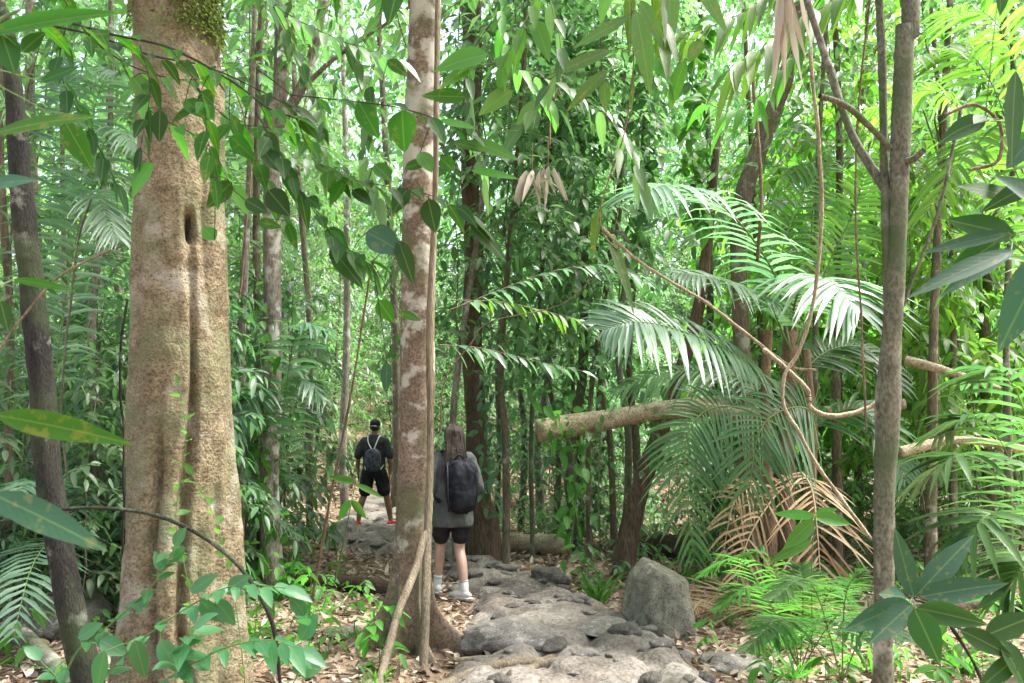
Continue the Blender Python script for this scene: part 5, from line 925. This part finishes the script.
cp_ = MB(); loft(cp_, [(0, .02, 1.655, .088, .104), (0, .02, 1.70, .089, .105), (0, .02, 1.735, .075, .09), (0, .02, 1.76, .035, .04), (0, .02, 1.764, .01, .01)]); cap = cp_.build('cap', MT['black'], m)
g = []; 
for v in np.linspace(0, 1, 6): g.append([( .078*math.cos(a)*(1-.1*v), .02-.095*abs(math.sin(a))-.075*v*abs(math.sin(a)), 1.668-.03*v-.012*math.cos(a)**2) for a in np.linspace(-.1, math.pi+.1, 14)])
g = np.array(g); g2 = g[::-1]-[0, 0, .006]; MB().grid(np.concatenate([g, g2])).build('brim', MT['packgrey'], cap)
hb = MB(); hb.sphere((0, -.005, 1.61), (.078, .088, .05), 12); hb.build('hair', MT['hair'], m)
bp = empty('drawstring_bag', m.location, 'small dark drawstring bag with white cords on the back of the cap wearer', 'bag', rz=m.rotation_euler.z)
f = lambda d: (1+.06*fbm(d*3, 2)); 
b_ = boxy((.02, -.19, 1.08), (.135, .07, .19), .7, 20).build('bag_body', MT['packgrey'], bp)
for s in (-1, 1): MB().tube(spline([(.02+s*.02, -.2, 1.26), (s*.07, -.15, 1.37), (s*.1, -.06, 1.475), (s*.11, .07, 1.46), (s*.15, .14, 1.3), (s*.19, .06, 1.08), (.02+s*.13, -.16, .93)], 30), .009, 7).build('cord', MT['white'], bp)

if HAZE:
    hm, N_, L_ = mat('thin_haze'); pv = N_('ShaderNodeVolumePrincipled'); pv.inputs['Density'].default_value = HAZE; pv.inputs['Color'].default_value = (.9, .95, .95, 1); pv.inputs['Anisotropy'].default_value = .2
    o_ = N_('ShaderNodeOutputMaterial'); L_(pv.outputs[0], o_.inputs['Volume'])
    hv = np.array([[x, y, z] for x in (-170, 170) for y in (-70, 270) for z in (-3, 50)], float); hf = [0, 1, 3, 2, 4, 6, 7, 5, 0, 4, 5, 1, 2, 3, 7, 6, 0, 2, 6, 4, 1, 5, 7, 3]
    tag(MB().add(hv, hf, [4]*6).build('haze', hm, smooth=False), kind='stuff', label='faint humid haze between the trees', cat='haze')
m.scale = (.97,)*3; bp.scale = (.97,)*3
# ---------------------------------------------------------------- camera, light, render settings
cd = bpy.data.cameras.new('camera'); cam = bpy.data.objects.new('camera', cd); COL.objects.link(cam); SC.camera = cam
cam.location = (0, 0, CH); cam.rotation_euler = (R(90)+PITCH, 0, 0); cd.sensor_width = 36; cd.lens = F/1024*36; cd.clip_end = 500; cd.clip_start = .05
cd.dof.use_dof = True; cd.dof.focus_distance = 7.5; cd.dof.aperture_fstop = 6.3
wd = bpy.data.worlds.new('World'); SC.world = wd; wd.use_nodes = True; nt = wd.node_tree; bg = nt.nodes['Background']
sk = nt.nodes.new('ShaderNodeTexSky'); sk.sky_type = 'NISHITA'; sk.sun_disc = False; EL, AZ = 63, 80
sk.sun_elevation = R(EL); sk.sun_rotation = R(AZ); sk.dust_density = 6; sk.air_density = 1.0; sk.ozone_density = 1
hs = nt.nodes.new('ShaderNodeHueSaturation'); hs.inputs['Saturation'].default_value = .65; nt.links.new(sk.outputs[0], hs.inputs['Color']); nt.links.new(hs.outputs[0], bg.inputs[0]); bg.inputs[1].default_value = .15
ld = bpy.data.lights.new('sun', 'SUN'); ld.energy = 2.9; ld.angle = R(16); ld.color = (1, .97, .93); lo = bpy.data.objects.new('sun', ld); COL.objects.link(lo)
v = Vector((math.sin(R(AZ))*math.cos(R(EL)), math.cos(R(AZ))*math.cos(R(EL)), math.sin(R(EL)))); lo.rotation_euler = v.to_track_quat('Z', 'Y').to_euler()
SC.view_settings.view_transform = 'Standard'; SC.view_settings.look = 'None'; SC.view_settings.exposure = 2.2; SC.view_settings.gamma = 1
SC.render.engine = 'CYCLES'; cy = SC.cycles; cy.use_denoising = True; cy.max_bounces = 6; cy.diffuse_bounces = 4; cy.transmission_bounces = 4; cy.glossy_bounces = 2; cy.use_adaptive_sampling = True; cy.adaptive_threshold = .02; cy.caustics_reflective = False; cy.caustics_refractive = False
